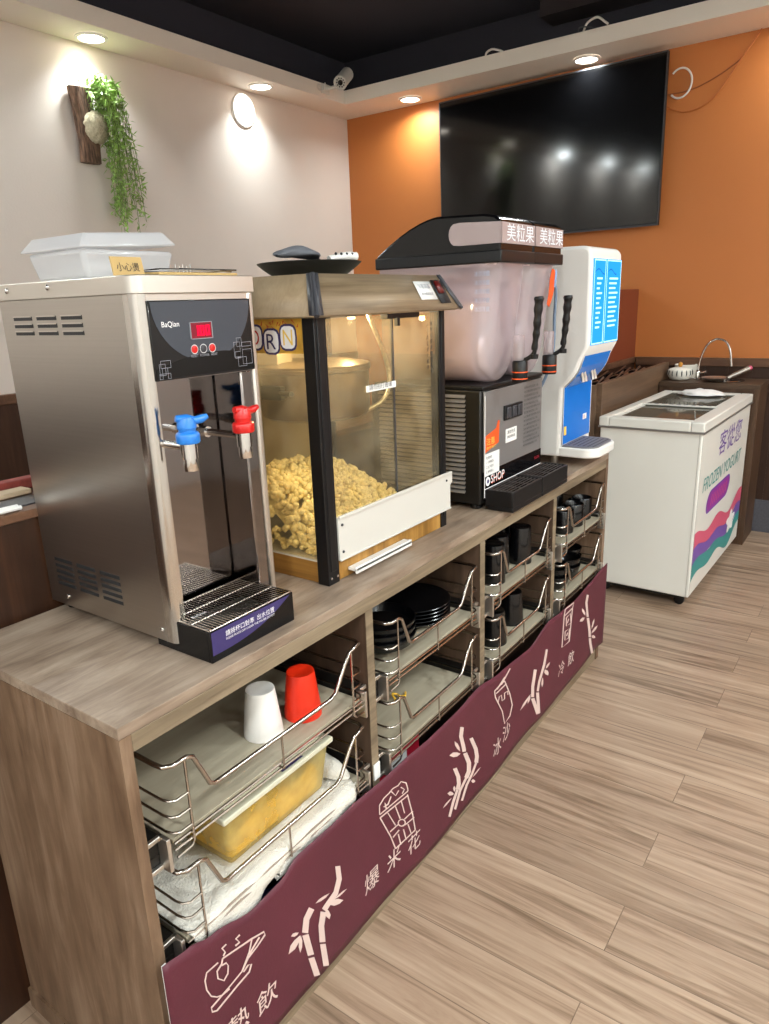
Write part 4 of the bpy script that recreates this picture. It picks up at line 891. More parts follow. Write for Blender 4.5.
m = M(); m.text('請將杯口對準  出水位置', on_front(tx0 + 0.034, yy - .0005, tz1 - 0.020), w=0.118, h=None); m.build('tray_text', 'white_ink', dt)
m = M(); m.text('PLEASE PLACE CUP UNDER THE WATER OUTLET', on_front(tx0 + 0.034, yy - .0005, tz1 - 0.0265), w=0.118); m.build('tray_text', 'white_ink', dt)

# on top of the boiler
zt_ = bz1
t = thing('storage_box', 'frosted clear plastic box with a loose lid on top of the boiler', 'storage box', (0.35, 0.39, zt_))
M().frustum((0.262, 0.432, 0.310, 0.462, zt_ + .0005), (0.250, 0.444, 0.300, 0.472, zt_ + 0.052)).build('box_body', 'clear_plastic', t, bevel=0.008)
def boxed(m, x0, x1, y0, y1, z, ang, h):
    for dx0, dx1, dz0, dz1 in ((0, 1, 0, 1),):
        c, s = math.cos(ang), math.sin(ang)
        A = [(x0, y0), (x1, y0), (x1, y1), (x0, y1)]
        lo = [m.bm.verts.new((x, y, z + (x - x0) * s)) for x, y in A]
        hi = [m.bm.verts.new((x + (0.02 if x == x0 else -.02), y + (0.014 if y == y0 else -0.014), z + (x - x0) * s + h)) for x, y in A]
        m._f(lo[::-1], 0); m._f(hi, 0)
        for i in range(4):
            j = (i + 1) % 4; m._f([lo[i], lo[j], hi[j], hi[i]], 0)
m = M(); boxed(m, 0.243, 0.445, 0.290, 0.485, zt_ + 0.053, R(2.5), 0.024); m.build('box_lid', 'clear_plastic', t, bevel=0.004)
m = M(); m.ball((0.34, 0.385, zt_ + 0.024), 0.055, 3, 0.05, scale=(1.2, 1.0, 0.36)); m.build('napkin_bundle', 'white_label', t)
t = thing('card_sign', 'small brown card with handwriting propped on the boiler top', 'card', (0.258, 0.165, zt_))
M().prism([(0.168, zt_ + .0005), (0.171, zt_ + .0005), (0.177, zt_ + 0.030), (0.174, zt_ + 0.030)], 'x', 0.215, 0.272).build('card', 'card', t)
M().text('小心燙', lambda u, v: (0.222 + u, 0.1676 + v * 0.21 + 0.0009, zt_ + 0.008 + v), w=0.042, h=None).build('handwriting', 'ink', t)
t = thing('cork_tray', 'thin brown tray edged with wire lying on the boiler top', 'tray', (0.39, 0.21, zt_))
M().box(0.30, 0.475, 0.168, 0.262, zt_ + .0005, zt_ + 0.008).build('board', 'card', t, bevel=0.002)
m = M()
m.tube([(0.302, 0.170, zt_ + .0125), (0.473, 0.170, zt_ + .0125), (0.473, 0.260, zt_ + .0125), (0.302, 0.260, zt_ + .0125)], 0.0016, 6, closed=True)
for k in range(5): m.tube([(0.34 + k * .008, 0.175, zt_ + .007), (0.34 + k * .008, 0.175, zt_ + .021 - .003 * (k % 2))], 0.001, 6)
m.tube([(0.345, 0.173, zt_ + 0.013), (0.44, 0.173, zt_ + 0.012), (0.47, 0.18, zt_ + .011)], 0.002, 6)
m.build('wire_edge', 'chrome', t)

# ------------------------------------------------------------------ popcorn machine
MT['rocker_red'] = P('dim red rocker', '#5c1512', 0.35)
px0, px1, py0, py1 = 0.572, 1.062, 0.085, 0.462
pc = thing('popcorn_machine', 'glass popcorn machine with wood grain hood, black corner posts and kettle', 'popcorn machine', (0.817, 0.27, H))
# base
M().box(px0 + .004, px1 - .004, py0 + .004, py1 - .004, H + 0.0005, 0.897).build('base', 'base_wood_side', pc, bevel=0.001)
M().box(px0 + 0.034, px1 - 0.030, py0 - 0.006, py0 + 0.004, 0.852, 0.900).build('base_front', 'base_wood', pc)
M().box(px0 + .005, px1 - .005, py0 + .005, py1 - .005, 0.897, 0.902).build('floor_plate', 'white_board', pc)
dw = M().prism([(0.640 , 0.864), (0.860, 0.864), (0.860, 0.872), (0.640, 0.872)], 'y', py0 - 0.030, py0 - 0.006)
dw.prism([(py0 - 0.030, 0.858), (py0 - 0.026, 0.858), (py0 - 0.022, 0.874), (py0 - 0.030, 0.874)], 'x', 0.640, 0.860)
dw.build('drawer_handle', 'white', pc, bevel=0.003)
# front board of the door with cut corner
bd = [(px0 + 0.034, 0.897), (px1 + 0.010, 0.897), (px1 + 0.010, 0.958), (px1 + 0.020, 0.966), (px1 + 0.020, 0.994), (px0 + 0.034, 0.994)]
M().prism(bd, 'y', py0 - 0.014, py0 - 0.008).box(px0 + .034, px1 + .012, py0 - .019, py0 - .014, .990, .996).box(px0 + .034, px1 + .01, py0 - .017, py0 - .014, .896, .900).build('door_board', 'white_board', pc, bevel=0.001)
m = M()
for x, z in ((px0 + 0.046, 0.975), (px0 + 0.046, 0.915), (px1 - 0.01, 0.975)): m.lathe([(0.003, 0), (0.003, -0.002)], (x, py0 - 0.014, z), 12, 'y')
m.build('door_screws', 'dark_grey', pc)
# posts
for x, y, a, b in ((px0 - 0.002, py0 - 0.010, 0.036, 0.030), (px1 - 0.024, py0 - 0.006, 0.026, 0.026), (px0 - 0.002, py1 - 0.024, 0.028, 0.026), (px1 - 0.024, py1 - 0.024, 0.026, 0.026)):
    M().box(x, x + a, y, y + b, H + 0.0005, 1.402).box(x + .008, x + a - .008, y - .002, y, H + .03, 1.40).build('corner_post', 'black', pc, bevel=0.002)
m = M()
for x, z in ((px0 + 0.006, 0.866), (px0 + 0.026, 0.866)): m.lathe([(0.003, 0), (0.003, -0.002)], (x, py0 - 0.010, z), 10, 'y')
m.build('post_screws', 'chrome', pc)
# hood: flared truncated pyramid clad in wood grain with dark corner strips
hb = (px0 - 0.018, px1 + 0.040, 0.052, 0.500, 1.402); ht = (px0 + 0.030, px1 + 0.006, 0.098, 0.460, 1.480)
def lerp3(a, b, t): return tuple(a[i] + (b[i] - a[i]) * t for i in range(3))
B_ = [(hb[0], hb[2], hb[4]), (hb[1], hb[2], hb[4]), (hb[1], hb[3], hb[4]), (hb[0], hb[3], hb[4])]
T_ = [(ht[0], ht[2], ht[4]), (ht[1], ht[2], ht[4]), (ht[1], ht[3], ht[4]), (ht[0], ht[3], ht[4])]
def facet(i, j, mat, name):
    m = M(); m.poly([B_[i], B_[j], T_[j], T_[i]]); return m.build(name, mat, pc, solid=0.004)
facet(0, 1, 'hood_wood', 'hood_front'); facet(3, 0, 'hood_wood_side', 'hood_side'); facet(1, 2, 'hood_wood_side', 'hood_side'); facet(2, 3, 'hood_wood', 'hood_back')
M().box(ht[0], ht[1], ht[2], ht[3], 1.476, 1.480).box(hb[0] + .01, hb[1] - .01, hb[2] + .01, hb[3] - .01, 1.399, 1.403).build('hood_plates', 'warm_steel', pc)
for i in range(4):
    m = M()
    b_, t_ = Vector(B_[i]), Vector(T_[i])
    for nb, nt_ in ((B_[(i + 1) % 4], T_[(i + 1) % 4]), (B_[i - 1], T_[i - 1])):
        d1 = (Vector(nb) - b_).normalized() * 0.016; d2 = (Vector(nt_) - t_).normalized() * 0.013
        n_ = (Vector(nb) - b_).cross(t_ - b_).normalized()
        cen = Vector(((hb[0] + hb[1]) / 2, (hb[2] + hb[3]) / 2, 1.43))
        if n_.dot(b_ - cen) < 0: n_ = -n_
        o_ = n_ * 0.0035
        m.poly([b_ + o_, b_ + d1 + o_, t_ + d2 + o_, t_ + o_])
    m.tube([b_, t_], 0.0048, 8)
    m.build('hood_corner_strip', 'dark_grey', pc, solid=0.0015)
def hoodpt(x, t):                                   # on the sloping front of the hood
    y = hb[2] + (ht[2] - hb[2]) * t; z = hb[4] + (ht[4] - hb[4]) * t
    return (x, y - 0.0045, z + 0.0)
def hoodquad(x0, x1, t0, t1, mat, name, off=0.0, solid=0.001):
    m = M(); P_ = [hoodpt(x0, t0), hoodpt(x1, t0), hoodpt(x1, t1), hoodpt(x0, t1)]
    m.poly([(p[0], p[1] - off, p[2] + off * .5) for p in P_]); return m.build(name, mat, pc, solid=solid)
hoodquad(0.935, 1.005, 0.30, 0.82, 'white_label', 'hood_sticker')
hoodquad(1.012, 1.058, 0.18, 0.86, 'ink', 'switch_recess', 0.0004)
sw = hoodquad(1.020, 1.040, 0.46, 0.80, 'rocker_red', 'rocker_switch', 0.003, 0.006)
m = M()
m.text('注意高溫', lambda u, v: (lambda p: (p[0], p[1] - .001, p[2]))(hoodpt(0.945 + u, 0.62 + v / 0.09)), w=0.05)
m.text('請勿觸摸玻璃', lambda u, v: (lambda p: (p[0], p[1] - .001, p[2]))(hoodpt(0.945 + u, 0.42 + v / 0.09)), w=0.05)
m.build('sticker_text', 'grey_ink', pc)
# glass
def pane(name, x0, x1, y0, y1, z0, z1): return M().box(x0, x1, y0, y1, z0, z1).build(name, 'pane', pc)
dl = pane('door_pane', px0 + 0.036, 0.842, py0 - 0.002, py0 + 0.001, 0.994, 1.396)
dr = pane('door_pane', 0.846, px1 - 0.026, py0 - 0.002, py0 + 0.001, 0.994, 1.396)
pane('side_pane', px0 + 0.003, px0 + 0.006, py0 + 0.022, py1 - 0.026, 0.902, 1.400)
pane('side_pane', px1 - 0.006, px1 - 0.003, py0 + 0.022, py1 - 0.026, 0.902, 1.400)
M().box(px0 + 0.028, px1 - 0.026, py1 - 0.008, py1 - 0.004, 0.902, 1.400).build('back_lining', 'warm_steel', pc)
M().box(0.808, 0.936, py0 - 0.016, py0 + 0.004, 1.388, 1.399).box(0.84, 0.85, py0 - .02, py0 - .01, 1.372, 1.39).build('door_hinge', 'black', pc, bevel=0.001)
M().box(0.842, 0.846, py0 - 0.003, py0 + 0.002, 0.994, 1.39).build('door_gap_seal', 'dark_grey', pc)
s_ = M().box(0.738, 0.850, py0 - 0.0035, py0 - 0.0022, 1.238, 1.252).build('door_sticker', 'white_label', pc)
M().text('請勿拍打玻璃', on_front(0.748, py0 - 0.0040, 1.241), w=0.085).build('sticker_text', 'ink', s_)
m = M()
for k, ch in enumerate('操作完畢請關閉電源'):
    m.text(ch, on_front(1.000, py0 - 0.003, 1.365 - k * 0.014), h=0.011)
for k, ch in enumerate('小心高溫請勿觸摸'):
    m.text(ch, on_front(0.984, py0 - 0.003, 1.362 - k * 0.014), h=0.010)
m.build('door_lettering', 'ink', dr)
# sign across the side window: POPCORN bubble letters, the last ones show beside the boiler
xs = px0 + 0.0022
sg = M().box(xs, xs + 0.0008, py0 + 0.024, py1 - 0.028, 1.332, 1.400).build('popcorn_sign', 'sign_yellow', pc)
m = M()
for k in range(46):
    y = random.uniform(py0 + .03, py1 - .035); z = random.uniform(1.375, 1.397); a = random.uniform(-.9, .9) + (math.pi / 2)
    L = random.uniform(.010, .024); w = .0022
    dy, dz = math.cos(a) * L, math.sin(a) * L * .5
    if z + dz > 1.399: dz = -dz
    m.poly([(xs - .0003, y - w, z), (xs - .0003, y + w, z), (xs - .0003, y + dy, z + dz)])
m.build('sign_bursts', 'sign_red', sg)
cols = ['red', 'purple', 'sticker_yellow', 'red', 'red', 'purple', 'sticker_yellow']
for k, ch in enumerate('POPCORN'):
    yb_ = py1 - 0.030 - k * 0.0455; zb_ = 1.348 - 0.008 * (k % 2)
    sub = M()
    for (gx, dd, mm) in ((1.55, 0.0006, 0), (1.30, 0.0012, 1), (1.0, 0.0018, 2)):
        h_ = 0.030
        n = 14
        cy_, cz_ = yb_ - 0.013, zb_ + h_ / 2
        if mm < 2:
            sub.poly([(xs - dd, cy_ + 0.0180 * gx * .84 * math.copysign(abs(math.cos(q)) ** .6, math.cos(q)), cz_ + 0.0185 * gx * .92 * math.copysign(abs(math.sin(q)) ** .6, math.sin(q))) for q in [i * 2 * math.pi / n for i in range(n)]], mm)
        else:
            sub.text(ch, on_left(xs - dd, cy_ + 0.0125, zb_), h=h_, w=0.025, m=2)
    sub.build('sign_letter', ['purple', 'white_ink', cols[k]], sg)
# kettle on its hanger, with the power hose
kx, ky, kz = 0.805, 0.285, 1.168
kt = M().lathe([(0.116, 0), (0.126, 0.006), (0.130, 0.02), (0.130, 0.105), (0.135, 0.109), (0.135, 0.116), (0.128, 0.118), (0.125, 0.110), (0.125, 0.012), (0.001, 0.010)], (kx, ky, kz), 44).build('kettle', 'kettle', pc)
M().lathe([(0.133, 0.116), (0.133, 0.122), (0.09, 0.130), (0.001, 0.132)], (kx, ky, kz), 40).build('kettle_lid', 'kettle', kt)
M().box(kx - 0.10, kx - 0.05, ky + 0.02, ky + 0.09, kz + 0.125, 1.399).box(kx + 0.02, kx + 0.028, ky - 0.02, ky + 0.0, kz + 0.13, 1.399).build('hanger', 'warm_steel', pc, bevel=0.002)
M().box(kx - 0.150, kx - 0.135, ky - 0.03, ky + 0.03, kz + 0.055, kz + 0.085).tube([(kx - 0.142, ky - 0.02, kz + 0.07), (kx - 0.18, ky - 0.09, kz + 0.075)], 0.006, 8).build('kettle_handle', 'black_metal', kt)
hose = smooth_path([(0.915, 0.200, 1.399), (0.925, 0.190, 1.36), (0.955, 0.185, 1.30), (0.965, 0.180, 1.24), (0.93, 0.175, 1.195), (0.86, 0.185, 1.175), (kx + 0.04, 0.20, 1.178), (kx + 0.02, 0.215, 1.186)], 6)
M().tube(hose, 0.0055, 10).build('power_hose', P('braided hose', '#b9b3a6', 0.35, 0.8, vary=0.4, vscale=220), pc)
for (x, y) in ((0.70, 0.20), (0.90, 0.24)):
    b = M().lathe([(0.013, 0), (0.013, -0.006), (0.010, -0.007)], (x, y, 1.399), 18).build('bulb_socket', 'black', pc)
    M().lathe([(0.009, -0.006), (0.010, -0.008), (0.009, -0.012), (0.001, -0.014)], (x, y, 1.399), 20).build('bulb', 'bulb', b)
    L = bpy.data.lights.new('bulb_light', 'POINT'); L.energy = 2.4; L.color = (1.0, 0.85, 0.60); L.shadow_soft_size = 0.006
    lo = bpy.data.objects.new('bulb_light', L); lo.location = (x, y, 1.378); COL.objects.link(lo)
# popcorn: loose heap, uncountable
m = M()
def hz(x, y):
    return 0.906 + max(0.0, 0.150 * math.exp(-((x - 0.66) / 0.20) ** 2 - ((y - 0.30) / 0.13) ** 2) + 0.085 * math.exp(-((x - 0.88) / 0.14) ** 2 - ((y - 0.30) / 0.13) ** 2)
                       - 0.050 * max(0, (0.20 - y) / 0.10))
def kern(x, y, z):
    r0 = random.uniform(0.0065, 0.0095)
    for q in range(4):
        m.ball((x + random.uniform(-.006, .006), y + random.uniform(-.006, .006), z + random.uniform(-.005, .005)), r0 * random.uniform(.6, .95), 1, 0.12)
random.seed(3)
m.grid(24, 20, lambda u, v: (px0 + 0.030 + u * 0.41, py0 + 0.045 + v * 0.31, max(0.9035, hz(px0 + 0.030 + u * 0.41, py0 + 0.045 + v * 0.31) - 0.045)))
for k in range(2500):
    x = random.uniform(px0 + 0.020, 1.00); y = random.uniform(py0 + 0.035, py1 - 0.03)
    h_ = hz(x, y)
    if h_ < 0.909 and random.random() < 0.6: continue
    kern(x, y, h_ + random.uniform(-.026, .008) if x > px0 + .03 else max(.912, random.uniform(.906, h_)))
tag(m.build('popcorn', 'popcorn', None, origin=(0.78, 0.28, 0.902), angle=180), 'heap of yellow popcorn on the floor of the glass popcorn machine', 'popcorn', None, 'stuff')
random.seed(11)
# dark dish with a cloth mitt and white scoop on the hood
hx, hy, hz_ = 0.800, 0.275, 1.4806
t = thing('round_pan', 'shallow round black pan resting on the popcorn machine hood', 'pan', (hx, hy, hz_))
M().lathe([(0.070, 0), (0.078, 0.002), (0.104, 0.020), (0.116, 0.030), (0.118, 0.033), (0.114, 0.034), (0.100, 0.025), (0.074, 0.007), (0.001, 0.006)], (hx, hy, hz_), 48).build('pan_body', 'black_metal', t)
t = thing('oven_mitt', 'grey folded cloth mitt lying on the black pan', 'mitt', (hx - .02, hy, hz_ + .034))
def mitt(u, v):
    a = u * 2 * math.pi
    L = -0.115 + v * 0.165
    r = 0.015 * (math.sin(min(1, v * 1.1) * math.pi) ** .55 + 0.12) * (1 + .12 * math.sin(a * 3 + v * 6))
    return (hx + L, hy - 0.010 + r * 2.3 * math.cos(a) + 0.02 * v, hz_ + 0.046 + 0.012 * math.sin(v * 3) - .006 * v + r * .72 * math.sin(a))
M().grid(26, 18, mitt, closed_u=True).build('mitt_body', 'glove', t, angle=80)
t = thing('scoop', 'white plastic scoop handle sticking out over the rim of the black pan', 'scoop', (hx + 0.12, hy - .03, hz_ + .035))
M().tube(smooth_path([(hx + 0.035, hy - 0.030, hz_ + 0.040), (hx + 0.06, hy - 0.036, hz_ + 0.045), (hx + 0.09, hy - 0.044, hz_ + 0.048), (hx + 0.112, hy - 0.050, hz_ + 0.046)], 5), [0.008] * 8 + [0.0095] * 6 + [0.011, 0.008], 10).build('handle', 'white', t)
m = M()
for k in range(4): m.ball((hx + 0.048 + k * 0.015, hy - 0.040 - k * .004, hz_ + 0.052), 0.0035, 1)
m.build('handle_holes', 'ink', t)
# ------------------------------------------------------------------ slush machine with two bowls
sx0, sx1, sy0, sy1, sz0, sz1 = 1.225, 1.632, 0.060, 0.430, 0.865, 1.185
sm = thing('slush_machine', 'black twin bowl slush machine with steel front panel and black tap levers', 'slush machine', (1.43, 0.24, H))
M().box(sx0, sx1, sy0 + 0.004, sy1, sz0, sz1).build('cabinet', 'black_metal', sm, bevel=0.004)
m = M()
for k in range(22):
    z = sz0 + 0.030 + k * 0.0128
    m.prism([(sx0 - 0.007, z), (sx0 - 0.007, z + 0.0022), (sx0 - 0.0005, z + 0.0085), (sx0 - 0.0005, z + 0.0045)], 'y', sy0 + 0.050, sy1 - 0.03)
m.build('side_louvres', 'steel_face', sm)
M().box(sx0 + 0.012, sx1 - 0.010, sy0 - 0.002, sy0 + 0.003, 0.925, 1.180).build('front_panel', 'steel_face', sm, bevel=0.001)
M().box(sx0 + 0.010, sx1 - 0.009, sy0 - 0.0035, sy0 + 0.002, 0.880, 0.958).build('brand_panel', 'panel_black', sm, bevel=0.001)
m = M(); m.box(sx0 + .012, sx1 - .011, sy0 - .0042, sy0 - .003, 0.908, 0.9098).box(sx0 + .010, sx0 + .0125, sy0 - .0042, sy0 - .003, 0.885, 1.17); m.build('trim_line', 'white_ink', sm)
m = M(); m.text('SHOP', on_front(sx0 + 0.048, sy0 - 0.0045, 0.920), w=0.085, h=None, m=0); m.build('brand_text', 'white_ink', sm)
m = M(); m.text('SHOP', on_front(sx0 + 0.050, sy0 - 0.0041, 0.9175), w=0.085); m.build('brand_shadow', 'sticker_orange', sm)
M().lathe([(0.013, -0.0), (0.013, -0.001)], (sx0 + 0.030, sy0 - 0.0036, 0.929), 24, 'y').lathe([(0.006, -0.001), (0.006, -0.0015)], (sx0 + 0.030, sy0 - 0.0036, 0.929), 24, 'y', m=1).build('brand_dot', ['white_ink', 'purple'], sm)
m = M(); m.text('SLUSH', on_front(sx1 - 0.060, sy0 - 0.0042, 0.930), w=0.036); m.build('brand_text', 'redpack', sm)
# switches
b = M().box(1.352, 1.470, sy0 - 0.008, sy0 - 0.001, 1.086, 1.128).build('switch_plate', 'black', sm, bevel=0.002)
for k in range(3): M().box(1.360 + k * 0.037, 1.388 + k * 0.037, sy0 - 0.012, sy0 - 0.006, 1.091, 1.123).build('switch', 'dark_grey', b, bevel=0.003)
# stickers
pts = [(1.240, 1.012), (1.322, 1.030), (1.326, 1.092), (1.318, 1.092), (1.306, 1.072), (1.240, 1.058)]
st = M().prism(pts, 'y', sy0 - 0.0032, sy0 - 0.0022).build('warning_sticker', 'sticker_orange', sm)
m = M(); m.text('注意', on_front(1.246, sy0 - 0.0038, 1.032), w=0.050, h=0.020); m.text('請勿敲打', on_front(1.246, sy0 - 0.0038, 1.020), w=0.060, h=0.008); m.build('sticker_text', 'sticker_yellow', st)
st = M().box(1.368, 1.440, sy0 - 0.0032, sy0 - 0.0022, 1.018, 1.058).build('label_sticker', 'white_label', sm)
m = M(); m.text('清潔方式', on_front(1.376, sy0 - 0.0038, 1.043), w=0.052, h=0.010); m.text('請定期清洗', on_front(1.376, sy0 - 0.0038, 1.030), w=0.052, h=0.008); m.build('sticker_text', 'ink', st)
st = M().box(1.238, 1.326, sy0 - 0.0036, sy0 - 0.0022, 0.945, 1.008).build('label_sticker', 'white_label', sm)
m = M()
for k, s_t in enumerate(['使用說明', '一 打開電源', '二 拉下把手', '三 放開停止']): m.text(s_t, on_front(1.244, sy0 - 0.0040, 0.993 - k * 0.0135), h=0.008)
m.build('sticker_text', 'ink', st)
m = M()
for k in range(15):
    m.text('冰沙機使用前請先冷卻' if k % 2 else '清洗後再裝回並上油', on_front(1.487, sy0 - 0.0032, 1.160 - k * 0.0125), h=0.007, w=0.118 if k % 2 else 0.10)
m.build('panel_text', 'dark_grey', sm)
# feet, deck
for x, y in ((sx0 + .025, sy0 + .03), (sx1 - .03, sy0 + .03), (sx0 + .025, sy1 - .03), (sx1 - .03, sy1 - .03)):
    M().lathe([(0.016, 0), (0.018, 0.002), (0.014, sz0 - H + .001)], (x, y, H + 0.0002), 16).lathe([(0.006, .004), (0.006, .012)], (x - .016, y - .014, H + .0), 10).build('foot', 'black', sm)
M().box(sx0 + 0.004, sx1 - 0.004, sy0 + 0.0, sy1 - 0.01, sz1, 1.196).build('bowl_deck', 'black', sm, bevel=0.003)
def slush_bowl(xa, xb):
    xc = (xa + xb) / 2; hw = (xb - xa) / 2
    ya, yb_ = 0.022, 0.392
    zb_, zt_ = 1.197, 1.512
    def ring(y, k, z_b, z_t, wk=1.0):
        """U-shaped outline: half cylinder below, straight sides above"""
        out = []
        r = hw * wk
        zc = z_b + r
        for i in range(13):
            a = math.pi + i * math.pi / 12
            out.append((xc + r * math.cos(a), y, zc + r * math.sin(a)))
        out.append((xc + hw * min(1, wk * 1.02), y, z_t)); out.insert(0, (xc - hw * min(1, wk * 1.02), y, z_t))
        return out
    rings = [ring(yb_, 0, zb_, zt_, 0.96), ring(yb_ - 0.01, 0, zb_, zt_, 1.0), ring(0.10, 0, zb_, zt_, 1.0)]
    m = M()
    prev = None
    def strip(A, B):
        for i in range(len(A) - 1): m._f([A[i], A[i + 1], B[i + 1], B[i]], 0)
    V = [[m.bm.verts.new(p) for p in r_] for r_ in rings]
    # curved nose: upper part reaches further forward than the lower part
    nose = []
    for j, t_ in enumerate((0.35, 0.7, 0.9, 1.0)):
        y_t = 0.10 - (0.10 - ya) * t_; y_b = 0.10 - (0.10 - (ya + 0.046)) * t_
        wk = math.sqrt(max(0.0, 1 - (t_ * 0.86) ** 3.2))
        rg = ring(0, 0, zb_ + (1 - wk) * 0.02, zt_, wk)
        rg = [(p[0], y_t + (y_b - y_t) * max(0, min(1, 1 - (p[2] - zb_) / 0.25)), p[2]) for p in rg]
        nose.append([m.bm.verts.new(p) for p in rg])
    V += nose
    for A, B in zip(V, V[1:]): strip(A, B)
    m._f(V[0], 0); m._f(V[-1][::-1], 0)
    bw = m.build('bowl', 'bowl_clear', sm, angle=60)
    # rim seal line
    M().box(xa + .004, xb - .004, 0.034, yb_, zt_ - 0.006, zt_ + 0.003).build('bowl_rim', 'slush', bw, bevel=0.003)
    # freezing cylinder with spiral paddle and pale slush
    M().lathe([(0.001, 0.075), (0.058, 0.080), (0.070, 0.092), (0.070, 0.388)], (xc, 0, 1.288), 36, 'y').build('freezing_cylinder', 'drum', bw)
    hel = [(xc + 0.080 * math.cos(a), 0.09 + a / (2 * math.pi) * 0.085, 1.288 + 0.080 * math.sin(a)) for a in [i * 2 * math.pi / 20 for i in range(68)]]
    M().tube(hel, 0.004, 6).build('paddle', 'white', bw)
    # slush fill
    m = M()
    pr_ = []
    for i in range(13):
        a = math.pi + i * math.pi / 12
        pr_.append((xc + (hw - .004) * math.cos(a), zb_ + hw + (hw - .004) * math.sin(a)))
    pr_ += [(xc + hw - .004, 1.455), (xc + hw * .3, 1.470), (xc - hw * .4, 1.462), (xc - hw + .004, 1.450)]
    m.prism(pr_, 'y', 0.105, yb_ - 0.006)
    m.build('slush', MT['slush_fill'], bw)
    # black lid with rounded back and a lit front sign
    prof = [(yb_ + 0.006, 1.510), (yb_ + 0.006, 1.545)]
    for k in range(1, 9):
        a = k / 8 * math.pi / 2
        prof.append((yb_ + 0.004 - 0.20 * math.sin(a) * 1.0 , 1.545 + 0.088 * (1 - (1 - math.sin(a)) ** 1.6)))
    prof += [(0.060, 1.628), (0.030, 1.622), (0.016, 1.612), (0.014, 1.600), (0.014, 1.512)]
    ld = M().prism(prof, 'x', xa - 0.004, xb + 0.004).build('lid', 'black_gloss', bw, bevel=0.006, seg=3)
    M().box(xa - 0.007, xb + 0.007, 0.009, yb_ + 0.009, 1.510, 1.540).build('lid_band', 'black', ld, bevel=0.003)
    # window wrapping the front half: side and front plates
    for xs_ in (xa - 0.0052, xb + 0.0042):
        pl = [(0.012, 1.556), (0.012, 1.606), (0.13, 1.612)]
        for k in range(1, 8):
            a = math.pi / 2 - k / 8 * math.pi
            pl.append((0.14 + 0.022 * math.cos(a), 1.584 + 0.028 * math.sin(a)))
        pl += [(0.13, 1.556)]
        M().prism(pl, 'x', xs_, xs_ + 0.001).build('sign_window', 'lid_window', ld)
    fw = M().box(xa - 0.001, xb + 0.001, 0.0095, 0.0145, 1.556, 1.606).build('sign_window', 'lid_window', ld)
    m = M(); m.text('美粒果', on_front(xa + 0.024, 0.0088, 1.562), w=0.165, h=0.042); m.build('sign_text', 'sign_white', ld)
    # dispensing valve, spring, lever
    v = M().lathe([(0.020, 0), (0.021, 0.004), (0.021, 0.052), (0.018, 0.056)], (xc, 0.000, 1.202), 22).build('nozzle', 'black', bw)
    M().lathe([(0.0216, 0.006), (0.0216, 0.009)], (xc, 0.000, 1.202), 22, cap0=False, cap1=False).lathe([(0.0216, 0.024), (0.0216, 0.027)], (xc, 0, 1.202), 22, cap0=False, cap1=False).build('nozzle_rings', 'sticker_orange', v)
    M().lathe([(0.014, 0.055), (0.015, 0.058), (0.015, 0.120), (0.012, 0.124)], (xc, 0.004, 1.202), 20).build('valve_tube', 'bowl_clear', v)
    sp_ = [(xc + 0.0125 * math.cos(a), 0.004 + 0.0125 * math.sin(a), 1.262 + a / (2 * math.pi) * 0.009) for a in [i * 2 * math.pi / 12 for i in range(66)]]
    M().tube(sp_, 0.0016, 6).build('spring', 'chrome', v)
    lv = M().tube(smooth_path([(xc + 0.002, 0.004, 1.255), (xc + 0.006, -0.018, 1.262), (xc + 0.010, -0.036, 1.278), (xc + 0.010, -0.036, 1.300)], 5), 0.006, 10)
    L_ = smooth_path([(xc + 0.010, -0.036, 1.285), (xc + 0.010, -0.040, 1.320), (xc + 0.009, -0.043, 1.350), (xc + 0.009, -0.045, 1.385), (xc + 0.008, -0.047, 1.415), (xc + 0.008, -0.047, 1.424)], 5)
    n_ = len(L_)
    lv.tube(L_, [0.0075 + 0.006 * (i / n_) + 0.0012 * math.sin(i * 1.3) for i in range(n_ - 2)] + [0.0125, 0.007], 14)
    lv.lathe([(0.011, 0), (0.011, 0.012)], (xc + 0.010, -0.036, 1.262), 14, 'z').build('lever', 'black', v)
    return bw
MT['slush_fill'] = glass('slush behind plastic', '#f4e8ea', 0.02, 0.5, 0.80, '#f1e6e8')
MT['sign_white'] = emitm('lit lettering', '#ffffff', 1.1)
b1 = slush_bowl(1.235, 1.428); b2 = slush_bowl(1.440, 1.630)
# faint blue lettering on the first bowl and a fruit drink picture on the second
m = M()
for k in range(5): m.text('冰沙冷飲', on_left(1.2335, 0.088, 1.478 - k * 0.022), w=0.045, h=0.014)
m.build('bowl_lettering', P('pale blue print', '#a7b4cf', 0.5), b1)
m = M()
m.prism([(1.548, 1.400), (1.566, 1.392), (1.590, 1.425), (1.606, 1.460), (1.600, 1.496), (1.580, 1.500), (1.566, 1.470), (1.560, 1.430)], 'y', 0.0185, 0.0195, 0)
m.prism([(1.596, 1.448), (1.608, 1.450), (1.616, 1.492), (1.604, 1.500)], 'y', 0.0175, 0.0185, 1)
m.build('bowl_picture', ['sticker_orange', P('soft blue print', '#7f9bc4', 0.5)], b2)
